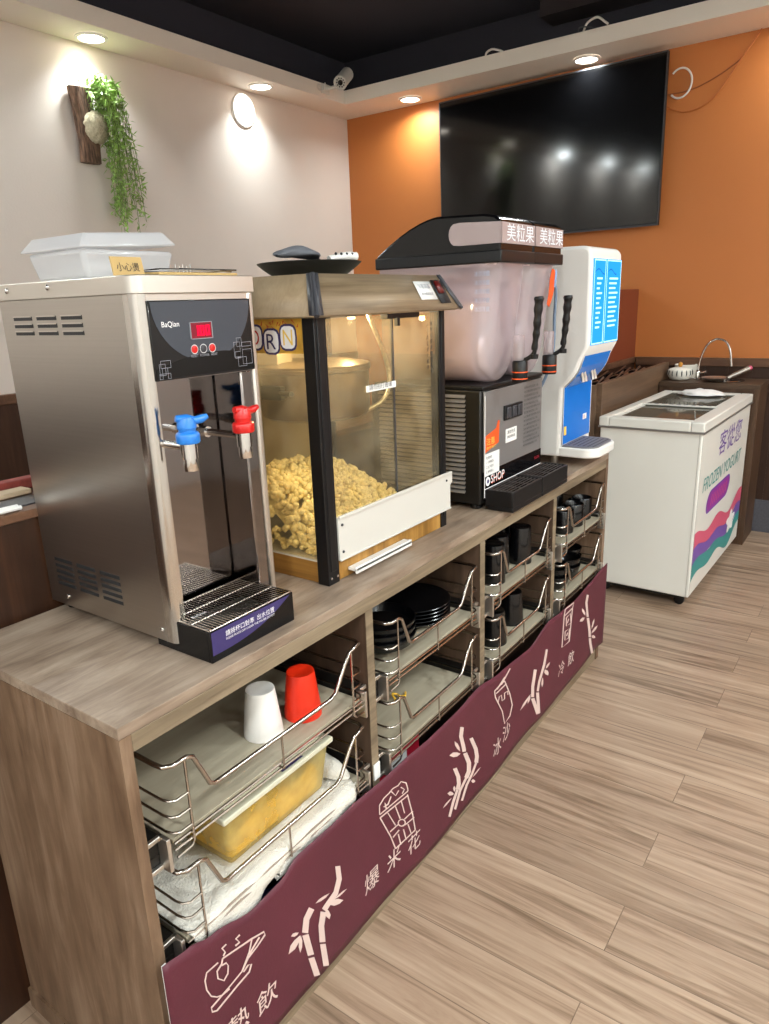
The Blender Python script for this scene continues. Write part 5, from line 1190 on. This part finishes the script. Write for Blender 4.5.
# twin drip trays
for xa, xb in ((1.243, 1.440), (1.446, 1.642)):
    ya, yb_, za, zb_ = -0.028, 0.058, H + 0.0005, 0.908
    tr = M().box(xa, xb, ya, ya + 0.005, za + .012, zb_).box(xa, xa + .005, ya + .005, yb_, za + .012, zb_).box(xb - .005, xb, ya + .005, yb_, za + .012, zb_).box(xa + .005, xb - .005, yb_ - .005, yb_, za + .012, zb_).box(xa, xb, ya, yb_, za, za + .012).build('drip_tray', 'black', sm, bevel=0.0015)
    m = M()
    for k in range(7):
        y = ya + 0.008 + k * (yb_ - ya - 0.016) / 6
        m.tube([(xa + .003, y, zb_ - .002), (xb - .003, y, zb_ - .002)], 0.0013, 6)
    for k in range(4):
        x = xa + 0.02 + k * (xb - xa - 0.04) / 3
        m.tube([(x, ya + .003, zb_ - .003), (x, yb_ - .003, zb_ - .003)], 0.0016, 6)
    m.build('grill', 'grill_steel', tr)
    M().box(xa + .006, xb - .006, ya + .006, yb_ - .006, za + .03, za + .034).build('tray_water', 'mirror', tr)

# ------------------------------------------------------------------ white drinks dispenser
dx0, dx1 = 1.838, 2.140
dd = thing('drinks_dispenser', 'white drinks dispenser with a lit blue menu front and grey drip platform', 'drinks dispenser', (1.975, 0.25, H))
prof = [(0.43, 0.884), (0.088, 0.884), (0.082, 0.890), (0.080, 1.120)]
for k in range(1, 8):
    a = k / 8 * math.pi / 2
    prof.append((0.080 - 0.062 * math.sin(a) ** 1.5, 1.120 + 0.085 * (1 - math.cos(a)) + 0.02 * math.sin(a)))
prof += [(0.006, 1.236), (-0.004, 1.255), (-0.006, 1.275), (-0.004, 1.545)]
for k in range(1, 6):
    a = k / 5 * math.pi / 2
    prof.append((-0.004 + 0.030 * (1 - math.cos(a)), 1.545 + 0.028 * math.sin(a)))
prof += [(0.42, 1.578), (0.43, 1.568)]
M().prism(prof, 'x', dx0, dx1).build('body', 'white', dd, bevel=0.012, seg=3)
m = M()
pf = [(0.080, 0.925), (0.080, 1.120)] + [p for p in prof[4:11]] + [(0.012, 1.232)]
for (a, b) in zip(pf, pf[1:]):
    m.poly([(dx0 + 0.020, a[0] - .0030, a[1] - .001), (dx1 - 0.020, a[0] - .0030, a[1] - .001), (dx1 - 0.020, b[0] - .0030, b[1] - .001), (dx0 + 0.020, b[0] - .0030, b[1] - .001)])
m.build('splash_panel', 'blue_panel', dd)
m = M()
for (a, b) in zip(pf, pf[1:]):
    for xx in (dx0 + 0.0165, dx1 - 0.020): m.poly([(xx, a[0] - .0034, a[1]), (xx + .0035, a[0] - .0034, a[1]), (xx + .0035, b[0] - .0034, b[1]), (xx, b[0] - .0034, b[1])])
m.build('panel_edge', 'white_ink', dd)
for x in (1.905, 2.000):
    m = M()
    for q in (0, 0.026): m.tube(smooth_path([(x + q, 0.040, 1.200), (x + q, 0.038, 1.170), (x + q + .004, 0.034, 1.150), (x + q + .004, 0.032, 1.136)], 4), 0.0065, 10)
    m.build('spouts', 'steel_light', dd)
# blue lit menu in two leaves
for a, b in ((dx0 + 0.020, 1.970), (1.978, dx1 - 0.012)):
    fr = M().box(a, b, -0.0080, -0.004, 1.262, 1.534).build('menu_leaf', 'blue_screen', dd, bevel=0.001)
    m = M()
    for q in ((a + .003, b - .003, 1.264, 1.268), (a + .003, b - .003, 1.528, 1.532), (a + .002, a + .006, 1.264, 1.532), (b - .006, b - .002, 1.264, 1.532)):
        m.poly([(q[0], -.0084, q[2]), (q[1], -.0084, q[2]), (q[1], -.0084, q[3]), (q[0], -.0084, q[3])])
    for k in range(11):
        z = 1.470 - k * 0.0155
        m.poly([(a + .030, -.0084, z), (b - .030 - .012 * (k % 3), -.0084, z), (b - .030 - .012 * (k % 3), -.0084, z + .006), (a + .030, -.0084, z + .006)])
    m.build('menu_print', 'screen_white', fr)
    m = M()
    for j in range(1):
        for i in range(10):
            q0, q1 = i / 10, (i + 1) / 10
            f = lambda q: 1.492 + .010 * j + .008 * math.sin(q * 5 + j)
            m.poly([(a + .015 + q0 * .085, -.0083, f(q0)), (a + .015 + q1 * .085, -.0083, f(q1)), (a + .015 + q1 * .085, -.0083, f(q1) + .005), (a + .015 + q0 * .085, -.0083, f(q0) + .005)])
    m.build('menu_swirl', emitm('deep blue print', '#2f8fe0', 1.0), fr)
m = M(); m.box(2.045, 2.080, 0.0755, 0.0768, 0.985, 1.005); m.build('panel_sticker', 'white_label', dd)
m = M(); m.box(1.864, 1.884, 0.0750, 0.0768, 0.955, 0.985); m.build('panel_sticker', 'sticker_yellow', dd)
M().text('熱', on_front(2.051, 0.0750, 0.988), h=0.013).build('sticker_text', 'redpack', dd)
# platform with rounded nose
def nose(x0, x1, y0, y1, r):
    out = [(x0, y1), (x0, y0 + r)]
    for k in range(1, 9):
        a = math.pi + k * math.pi / 18; out.append((x0 + r + r * math.cos(a), y0 + r + r * math.sin(a)))
    for k in range(1, 9):
        a = 1.5 * math.pi + k * math.pi / 18; out.append((x1 - r + r * math.cos(a), y0 + r + r * math.sin(a)))
    return out + [(x1, y0 + r), (x1, y1)]
pf_ = M().prism(nose(dx0 + .006, 2.070, -0.050, 0.10, 0.055), 'z', 0.884, 0.917).build('platform', 'white', dd, bevel=0.006, seg=3)
gp = nose(dx0 + .016, 2.060, -0.040, 0.078, 0.048)
m = M().prism(gp, 'z', 0.9165, 0.922)
m.build('platform_grill', 'grill_grey', pf_, bevel=0.002)
m = M()
for k in range(10):
    for j in range(6):
        x, y = dx0 + .035 + k * 0.0165 , -0.028 + j * 0.0175
        m.box(x, x + .011, y, y + .004, 0.9215, 0.9225)
m.build('grill_slots', 'ink', pf_)
for x, y in ((dx0 + .03, 0.11), (dx1 - .03, 0.11), (dx0 + .03, 0.40), (dx1 - .03, 0.40)):
    M().lathe([(0.014, 0), (0.016, 0.004), (0.012, 0.036)], (x, y, H + .0002), 16).build('foot', 'steel_side', dd)
# hose loop at its side
tag(M().tube(smooth_path([(1.78, 0.16, 1.47), (1.80, 0.12, 1.475), (1.806, 0.10, 1.45), (1.806, 0.10, 1.36), (1.806, 0.11, 1.20), (1.80, 0.20, 1.02), (1.77, 0.30, 0.856)], 6), 0.005, 8).build('hose', P('grey blue hose', '#6d7f95', 0.4)),
    'thin grey blue hose bent down between the slush machine and the white dispenser', 'hose')

# ------------------------------------------------------------------ chest freezer
fz = thing('chest_freezer', 'white chest freezer with frozen yogurt graphics, on castors by the wall', 'freezer', (2.787, -0.193, 0), None, R(-1.2))
ORG[fz] = Vector((0, 0, 0))
FL, FD, FT = 1.04, 0.455, 0.876
M().box(0, FL, 0, FD, 0.058, FT - 0.045).build('cabinet', 'white_enamel', fz, bevel=0.006, seg=3)
m = M()
for y in (0.012,): m.box(-0.0006, 0.001, y, y + .0015, 0.06, FT - .05)
m.box(0.010, 0.0115, -0.0006, 0.001, 0.07, FT - .05)
m.build('corner_seam', 'alu', fz)
# top rim with a flared edge and open well
m = M()
z0_, z1_ = FT - 0.045, FT
m.box(-0.006, FL + .006, -0.006, 0.052, z0_, z1_).box(-0.006, FL + .006, FD - 0.040, FD + .006, z0_, z1_).box(-0.006, 0.055, 0.052, FD - 0.040, z0_, z1_).box(FL - 0.050, FL + .006, 0.052, FD - .040, z0_, z1_)
m.build('top_rim', 'white_enamel', fz, bevel=0.006, seg=3)
M().box(-0.0085, FL + .0085, -0.0085, FD + .008, z0_ - .006, z0_ + .003).build('rim_seal', 'alu', fz)
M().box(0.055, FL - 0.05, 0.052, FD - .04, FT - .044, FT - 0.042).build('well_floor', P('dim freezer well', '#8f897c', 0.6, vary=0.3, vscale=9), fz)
for i, (a, b, z) in enumerate(((0.05, 0.53, FT - 0.012), (0.49, FL - 0.045, FT - 0.004))):
    g = M().box(a + .02, b - .02, 0.065, FD - 0.052, z - .003, z).build('sliding_lid', 'freezer_glass', fz)
    M().box(a, b, 0.050, 0.068, z - .005, z + .003).box(a, b, FD - .055, FD - .038, z - .005, z + .003).box(a, a + .022, .068, FD - .055, z - .005, z + .003).box(b - .022, b, .068, FD - .055, z - .005, z + .003).build('lid_frame', 'white_enamel', g, bevel=0.002)
m = M()
for k in range(9):
    y = 0.085 + k * 0.036
    m.box(0.497, 0.509, y, y + .020, FT - .0008, FT + .0004)
m.build('lid_slots', 'dark_grey', fz)
m = M()
for k in range(8): m.tube([(0.20, 0.12 + k * .028, FT - .0225), (0.40, 0.12 + k * .028, FT - .0225)], 0.003, 6)
m.build('inner_rack', 'white', fz)
# front graphics
yg = -0.0008
def off(pts, y): return [(p[0], y, p[1]) for p in pts]
def band(zc, amp, ph, th, mat, y, nm):
    m = M(); N = 48; up_, lo_ = [], []
    for k in range(N + 1):
        x = 0.012 + (FL - 0.024) * k / N
        w = zc + amp * math.sin(x * 13.5 + ph) + 0.018 * math.sin(x * 6 + ph * .5) + 0.012 * x
        up_.append((x, w + th / 2)); lo_.append((x, w - th / 2 - 0.012 * math.sin(x * 11 + ph * 2)))
    for k in range(N): m.poly(off([lo_[k], lo_[k + 1], up_[k + 1], up_[k]], y))
    m.build(nm, mat, fz)
band(0.165, 0.026, 0.4, 0.085, 'teal', yg, 'printed_wave')
band(0.232, 0.020, 0.9, 0.075, 'violet', yg - .0004, 'printed_wave')
band(0.294, 0.024, 1.3, 0.070, 'pink', yg - .0008, 'printed_wave')
m = M()
pts = [(0.795 + 0.085 * (1 + .25 * math.sin(5 * a)) * math.cos(a), 0.222 + 0.052 * (1 + .25 * math.sin(5 * a)) * math.sin(a)) for a in [i * 2 * math.pi / 40 for i in range(40)]]
m.poly(off(pts, yg - .0014)); m.build('printed_swirl', 'white_label', fz)
def capsule(x0, x1, zc, h, sh, y, mat, nm):
    pts = []
    for k in range(13):
        a = math.pi / 2 + k * math.pi / 12; pts.append((x0 + h * .55 * math.cos(a), zc + h / 2 * math.sin(a)))
    for k in range(13):
        a = -math.pi / 2 + k * math.pi / 12; pts.append((x1 + h * .55 * math.cos(a), zc + h / 2 * math.sin(a)))
    M().poly(off([(p[0] + (p[1] - zc) * sh, p[1]) for p in pts], y)).build(nm, mat, fz)
capsule(0.250, 0.610, 0.462, 0.108, 0.4, yg, 'violet', 'printed_capsule')
capsule(0.255, 0.605, 0.462, 0.090, 0.4, yg - .0004, 'magenta', 'printed_capsule')
m = M()
for k in range(9):
    x = 0.270 + k * 0.038
    m.poly(off([(x, 0.436), (x + .012, 0.436), (x + .030, 0.488), (x + .018, 0.488)], yg - .0008))
m.build('capsule_stripes', 'pink', fz)
m = M(); m.text('FROZEN YOGURT', lambda u, v: (0.085 + u + v * .25, yg - .0004, 0.540 + v), w=0.80, h=0.066); m.build('printed_text', 'teal', fz)
m = M(); m.text('客從您', lambda u, v: (0.335 + u + v * .15, yg - .0004, 0.662 + v), w=0.50, h=0.118); m.build('printed_text', 'violet', fz)
for x, y in ((0.05, 0.05), (FL - .05, 0.05), (0.05, FD - .05), (FL - .05, FD - .05)):
    c = M().box(x - .018, x + .018, y - .018, y + .018, 0.050, 0.062).build('castor', 'black_metal', fz)
    M().lathe([(0.018, -0.010), (0.023, -0.008), (0.023, 0.008), (0.018, 0.010)], (x, y, 0.0232), 20, 'x').build('wheel', 'black', c)
M().box(0.01, FL - .01, 0.02, FD - .01, 0.046, 0.060).build('underside', 'black_metal', fz)
# white crumpled bag on the far end of the lid
def bag(u, v):
    a, b = u * 2 * math.pi, v * math.pi / 2
    k = 1 + .25 * noise.noise(Vector((math.cos(a) * 2, math.sin(a) * 2, b * 2)))
    return (3.70 + 0.085 * k * math.cos(a) * math.cos(b * .98), 0.02 + 0.115 * k * math.sin(a) * math.cos(b * .98), 0.8805 + 0.024 * math.sin(b) * k)
tag(M().grid(28, 8, bag, closed_u=True).build('plastic_bag', 'white_label', None, angle=80), 'crumpled white plastic bag at the far end of the freezer lid', 'bag')

# ------------------------------------------------------------------ station behind the freezer, with a raised wood board in front of its cutlery well
stn = thing('service_station', 'dark wood service station with a raised front board behind the freezer', 'cabinet', (3.45, 0.40, 0))
M().box(2.885, 4.08, 0.292, 0.318, 0.0, 1.015).build('front_board', wood('brown oak board', '#4f3b2b', '#634c39', '#775e48', 'x', 0.42, 30, 1.5), stn, bevel=0.0015)
M().box(2.880, 2.910, 0.3185, 0.53, 0.0, 1.005).build('end_panel', 'oak_side', stn)
M().box(2.911, 4.19, 0.3185, 0.533, 0.0, 0.940).build('body', 'wainscot', stn)
for i, (x, l) in enumerate(((2.99, 'black cutlery tray nearest the dispenser in the station well'), (3.31, 'black cutlery tray in the middle of the station well'), (3.63, 'black cutlery tray at the far end of the station well'))):
    t = thing('cutlery_tray', l, 'tray', (x + .14, 0.425, 0.9405), 'cutlery trays in the station well')
    M().box(x, x + .28, 0.335, 0.515, 0.9405, 0.946).box(x, x + .28, .335, .341, .946, .985).box(x, x + .28, .509, .515, .946, .985).box(x, x + .006, .341, .509, .946, .985).box(x + .274, x + .28, .341, .509, .946, .985).build('tray', 'black', t, bevel=0.002)
    m = M()
    for k in range(6):
        y = 0.352 + k * .028
        m.tube([(x + .02, y, .958 + .018 * (k % 2)), (x + .16, y + .006, .975 + .012 * (k % 2)), (x + .255, y + .002, .984 + .01 * (k % 3))], [0.004, 0.003, 0.006], 8)
    tag(m.build('cutlery', 'steel_side', None), 'spoons and forks lying in the ' + ('near', 'middle', 'far')[i] + ' black tray of the station', 'cutlery', None, 'stuff')

# ------------------------------------------------------------------ sink counter along the orange wall
sk = thing('sink_counter', 'dark brown wood sink counter against the orange wall', 'counter', (4.03, 0.02, 0))
kw = wood('dark brown laminate', '#3a2a1d', '#4a3728', '#5e4735', 'y', 0.45, 24, 1.5)
kv = wood('dark brown laminate upright', '#3a2719', '#4b3525', '#5d4431', 'z', 0.45, 24, 1.5)
m = M(); m.box(3.860, 4.178, -0.247, 0.288, 0.894, 0.920); m.build('worktop', kw, sk, bevel=0.0015)
M().box(3.866, 4.165, -0.245, -0.220, 0.0, 0.8935).build('end_panel', kv, sk)
M().box(3.866, 3.884, -0.2195, 0.288, 0.0, 0.8935).build('front_panel', kv, sk)
b = M().lathe([(0.085, 0.0005), (0.092, 0.004), (0.088, 0.006), (0.080, 0.003), (0.001, 0.002)], (4.02, -0.05, 0.920), 32).build('sink_rim', 'chrome', sk)
t = thing('gooseneck_tap', 'chrome gooseneck water tap on the dark sink counter', 'tap', (4.05, 0.118, 0.92))
M().tube(smooth_path([(4.05, 0.118, 0.96), (4.05, 0.112, 1.03), (4.05, 0.085, 1.11), (4.05, 0.045, 1.148), (4.05, 0.01, 1.150), (4.05, -0.022, 1.135), (4.05, -0.045, 1.09), (4.05, -0.056, 1.03), (4.05, -0.060, 1.000)], 5), 0.0065, 10).build('spout', 'chrome', t)
M().lathe([(0.020, 0.0005), (0.021, 0.004), (0.013, 0.008), (0.013, 0.048), (0.009, 0.055)], (4.05, 0.118, 0.92), 24).build('stem', 'chrome', t)
M().tube([(4.05, 0.118, 0.955), (4.035, 0.085, 0.962), (4.03, 0.066, 0.968)], [0.008, 0.006, 0.009], 10).build('lever', 'chrome', t)
t = thing('striped_pot', 'small white ceramic pot with black stripes and a gold knob on the sink counter', 'pot', (3.990, 0.205, 0.92))
M().lathe([(0.040, 0.0005), (0.058, 0.010), (0.070, 0.035), (0.066, 0.060), (0.056, 0.068), (0.030, 0.074), (0.001, 0.076)], (3.990, 0.205, 0.92), 36).build('pot_body', 'ceramic', t)
m = M()
for k in range(16):
    a = k * 2 * math.pi / 16
    c, s = math.cos(a), math.sin(a)
    m = M(); m.tube([(3.990 + r_ * c, 0.205 + r_ * s, 0.92 + h_) for r_, h_ in ((0.0655, 0.026), (0.0705, 0.036), (0.0690, 0.050), (0.0660, 0.061))], [0.001, 0.0032, 0.0032, 0.001], 6)
    m.build('stripe', 'ink', t)
M().lathe([(0.006, 0.074), (0.012, 0.084), (0.013, 0.092), (0.008, 0.102), (0.001, 0.106)], (3.990, 0.205, 0.92), 20).build('knob', 'gold', t)
t = thing('white_canister', 'plain white canister beside the striped pot on the sink counter', 'canister', (4.128, 0.205, 0.92))
M().lathe([(0.060, 0.0005), (0.062, 0.004), (0.064, 0.078), (0.061, 0.080), (0.058, 0.076), (0.056, 0.010), (0.001, 0.008)], (4.128, 0.205, 0.92), 32).build('canister_body', 'ceramic', t)
t = thing('saucepan', 'small steel saucepan with a pale handle standing in the sink area', 'saucepan', (3.99, -0.04, 0.926))
M().lathe([(0.050, 0.0005), (0.070, 0.006), (0.078, 0.016), (0.080, 0.018), (0.072, 0.016), (0.048, 0.006), (0.001, 0.005)], (3.97, 0.0, 0.9262), 32).build('pan_body', 'steel_light', t)
M().tube([(3.985, -0.055, 0.940), (4.02, -0.100, 0.962), (4.06, -0.150, 0.988)], [0.010, 0.014, 0.017], 14).build('handle', 'steel_side', t)
M().ball((4.062, -0.154, 0.990), 0.015, 2).build('handle_cap', 'pink', t)

# ------------------------------------------------------------------ television
tvx = 4.125
TVC = Vector((tvx, 1.175, 2.248))
tv = thing('television', 'large black wall television on the orange wall reflecting a row of lamps', 'television', TVC)
ORG[tv] = Vector((0, 0, 0))
tv.rotation_euler = (0, R(TV_TILT), R(TV_YAW))
w2, h2 = 0.752, 0.448
M().box(0.0, 0.030, -w2, w2, -h2, h2).build('casing', 'black', tv, bevel=0.003)
M().box(-0.0012, 0.001, -w2 + .008, w2 - .008, -h2 + .016, h2 - .008).build('screen', 'tv', tv)
m = M(); m.box(-0.002, 0.001, -w2, w2, h2 - .006, h2 + .001).box(-0.002, 0.001, -w2, w2, -h2 - .001, -h2 + .008).box(-.002, .001, -w2 - .001, -w2 + .005, -h2, h2).box(-.002, .001, w2 - .005, w2 + .001, -h2, h2)
m.build('bezel', 'dark_grey', tv)
M().box(0.030, 0.060, -0.25, 0.25, -0.2, 0.2).build('wall_bracket', 'black_metal', tv)

# cables right of the television, surveillance camera, stray wires on the soffit
xw = XW - 0.014
lp = [(xw, 0.375 - 0.062 * math.cos(a), 2.545 + 0.075 * math.sin(a)) for a in [R(x) for x in range(135, -136, -10)]]
tag(M().tube(lp, 0.0055, 8).build('cable', 'cable_white'), 'looped white cable sticking out past the right edge of the television', 'cable')
tag(M().tube(smooth_path([(xw, 0.45, 2.440), (xw, 0.40, 2.415), (xw, 0.34, 2.395), (xw, 0.27, 2.402), (xw, 0.20, 2.435), (xw, 0.15, 2.49), (xw, 0.09, 2.575), (xw, 0.02, 2.67), (xw, -0.02, 2.728)], 6), 0.0042, 8).build('cable', 'cable_orange'),
    'long orange cable drooping from the soffit to the lower right of the television', 'cable')
xv = xw + 0.0095
tag(M().tube(smooth_path([(xv, 0.44, 2.50), (xv, 0.36, 2.50), (xv, 0.28, 2.512), (xv, 0.18, 2.548), (xv, 0.10, 2.59), (xv, 0.068, 2.61)], 6), 0.0032, 8).build('cable', P('brown cable', '#8a4a20', 0.6)),
    'thin brown cable running slightly upwards from the television to the orange cable', 'cable')
t = thing('surveillance_camera', 'small white surveillance camera bracketed to the soffit corner', 'security camera', (3.66, 2.48, 2.79))
ax = Vector((-0.80, -0.22, -0.52)).normalized()
cc = Vector((3.715, 2.395, 2.842))
def along(c, d, prof, seg=24):
    u = d.orthogonal().normalized(); w = d.cross(u); m = M(); rings = []
    for r_, h_ in prof: rings.append([m.bm.verts.new(c + d * h_ + r_ * (math.cos(k * 2 * math.pi / seg) * u + math.sin(k * 2 * math.pi / seg) * w)) for k in range(seg)])
    for A, B in zip(rings, rings[1:]):
        for k in range(seg): m._f([A[k], A[(k + 1) % seg], B[(k + 1) % seg], B[k]], 0)
    m._f(rings[0][::-1], 0); m._f(rings[-1], 0); return m
hsg = along(cc, ax, [(0.036, -0.085), (0.042, -0.078), (0.042, 0.060), (0.044, 0.062), (0.044, 0.082), (0.036, 0.084), (0.036, 0.070), (0.001, 0.069)]).build('housing', 'white_enamel', t)
along(cc, ax, [(0.016, 0.066), (0.016, 0.078), (0.010, 0.082), (0.001, 0.083)]).build('lens', 'black_gloss', hsg)
m = M(); u_ = ax.orthogonal().normalized(); w_ = ax.cross(u_)
for k in range(10): m.ball(cc + ax * 0.072 + 0.026 * (math.cos(k * .628) * u_ + math.sin(k * .628) * w_), 0.0055, 1)
m.build('infrared_leds', 'dark_grey', hsg)
M().tube([(3.640, 2.497, 2.785), (3.655, 2.470, 2.785), (3.690, 2.430, 2.800), cc + Vector((0, 0, -0.03))], 0.011, 10).box(3.60, 3.68, 2.492, 2.4995, 2.755, 2.812).build('bracket', 'white_enamel', t)
tag(M().tube(smooth_path([(3.60, 2.494, 2.80), (3.55, 2.485, 2.79), (3.57, 2.488, 2.765), (3.62, 2.488, 2.775), (3.64, 2.494, 2.82)], 5), 0.004, 6).build('camera_cable', 'cable_white'), 'thin white cable coiled at the bracket of the surveillance camera', 'cable')
tag(M().tube(smooth_path([(3.87, 0.83, 2.818), (3.85, 0.80, 2.85), (3.845, 0.745, 2.862), (3.845, 0.70, 2.83), (3.85, 0.685, 2.818)], 5), 0.006, 8).build('stray_cable', 'cable_white'), 'white cable loop on the soffit edge above the television', 'cable')
tag(M().tube(smooth_path([(3.87, 0.86, 2.818), (3.85, 0.845, 2.835), (3.845, 0.80, 2.828), (3.85, 0.77, 2.818)], 5), 0.0035, 8).build('stray_cable', 'dark_grey'), 'dark wire curl on the soffit edge left of the white loop', 'cable')
tag(M().tube(smooth_path([(3.88, 1.44, 2.818), (3.86, 1.42, 2.832), (3.85, 1.38, 2.838), (3.855, 1.34, 2.826), (3.87, 1.32, 2.818)], 5), 0.006, 8).build('stray_cable', 'cable_white'), 'small white cable hump on the soffit edge further left, near the security camera', 'cable')

# ------------------------------------------------------------------ wall plant on a bark plaque
pl = thing('hanging_wall_plant', 'trailing green artificial plant on a bark plaque fixed to the grey wall', 'plant', (2.0, YW - .05, 2.34))
def bark(u, v):
    z = 2.165 + v * 0.345
    a = u * 2 * math.pi
    w = 0.057 * (1 - 0.10 * abs(v - .5)) ; d_ = 0.030
    cx_ = 1.958 + 0.012 * math.sin(v * 4) + .01 * v * -1
    k = 1 + 0.16 * noise.noise(Vector((math.cos(a) * 3.2, math.sin(a) * 3.2, z * 6)))
    return (cx_ + w * k * math.copysign(abs(math.cos(a)) ** .7, math.cos(a)), YW - 0.036 + d_ * k * math.copysign(abs(math.sin(a)) ** .7, math.sin(a)) * .95, z)
m = M().grid(40, 30, bark, closed_u=True)
m.poly([bark(k / 40, 0) for k in range(40)]); m.poly([bark(k / 40, 1) for k in range(40)])
m.build('bark_plaque', 'bark', pl, angle=60)
random.seed(5)
m = M(); m.ball((1.985, YW - 0.085, 2.330), 0.062, 4, 0.10, scale=(1, .7, 1.2))
m.build('moss_ball', 'moss', pl, angle=180)
ml, ms = M(), M()
def leafq(p, d, L, w):
    d = d.normalized(); n_ = d.cross(Vector((random.uniform(-1, 1), random.uniform(-1, 1), random.uniform(-1, 1)))).normalized()
    b_ = d.cross(n_).normalized() * .25 * w
    ml.poly([p, p + d * L * .4 + n_ * w + b_, p + d * L, p + d * L * .4 - n_ * w + b_])
for k in range(33):
    x0 = random.uniform(1.955, 2.050); z0 = random.uniform(2.33, 2.50)
    x1 = random.uniform(2.015, 2.185); z1 = random.choice([random.uniform(1.80, 2.0), random.uniform(1.85, 2.2), random.uniform(2.0, 2.3)])
    top_ = z0 + random.uniform(0.02, 0.10)
    yy_ = YW - random.uniform(0.06, 0.17)
    path = smooth_path([(x0, YW - 0.075, z0), ((x0 * .6 + x1 * .4), yy_, top_), (x0 * .25 + x1 * .75, yy_ - .01, (top_ + z1) / 2 + .04), (x1 + random.uniform(-.03, .03), yy_ + .02, z1)], 9)
    ms.tube(path, 0.0014, 4)
    for i, p in enumerate(path[3:]):
        for _ in range(3):
            d_ = Vector((random.uniform(-1, 1), random.uniform(-.8, .6), random.uniform(-1.3, .45)))
            q_ = p + Vector((random.uniform(-.01, .01), random.uniform(-.01, .01), random.uniform(-.012, .012)))
            if q_.y > YW - .03: q_.y = YW - .03
            leafq(q_, d_, random.uniform(.026, .050), random.uniform(.0030, .0055))
for k in range(10):
    x0 = 1.93 + k * .012
    tip = Vector((x0 + random.uniform(-.03, .06), YW - random.uniform(.06, .12), 2.50 + random.uniform(.04, .10)))
    b0 = Vector((x0 + .02, YW - 0.06, 2.48))
    ms.tube([b0, tip], 0.0014, 4)
    for i in range(6):
        leafq(b0.lerp(tip, .3 + .12 * i), Vector((random.uniform(-1, 1), random.uniform(-.6, .3), random.uniform(0, 1))), .03, .0035)
ml.build('foliage', 'leaf', pl, angle=180); ms.build('stems', 'stem', pl)

# ------------------------------------------------------------------ things on the booth ledge
t = thing('cutlery_pouch', 'dark grey table napkin folded flat on the booth ledge', 'napkin', (0.13, .57, 1.06))
M().grid(16, 10, lambda u, v: (-0.04 + u * .29, 0.535 + v * .075, 1.0605 + 0.020 * math.sin(math.pi * v) * (.6 + .4 * math.sin(u * 5)) * math.sin(math.pi * min(1, u * 1.2 + .1)))).build('cloth', 'dark_grey', t, solid=0.002, angle=80)
for k, (dy, l) in enumerate(((0, 'front one of two white wrapped chopsticks beside the dark napkin on the booth ledge'), (0.013, 'rear one of two white wrapped chopsticks beside the dark napkin on the booth ledge'))):
    tag(M().tube([(-0.12, 0.516 + dy, 1.069), (0.04, 0.512 + dy, 1.067), (0.176, 0.508 + dy, 1.0665)], [0.004, 0.0055, 0.0045], 8).build('chopstick', 'white_label'), l, 'chopstick', 'wrapped chopsticks on the booth ledge')
tag(M().box(-0.12, 0.26, 0.618, 0.66, 1.0605, 1.072).build('folded_paper', 'paper_beige', None, bevel=0.003), 'beige folded paper mat behind the napkin on the booth ledge', 'paper')
tag(M().box(0.10, 0.40, 0.664, 0.700, 1.0605, 1.084).build('striped_cloth', 'paper_red', None, bevel=0.004), 'reddish striped cloth at the back of the booth ledge, against the boiler', 'cloth')
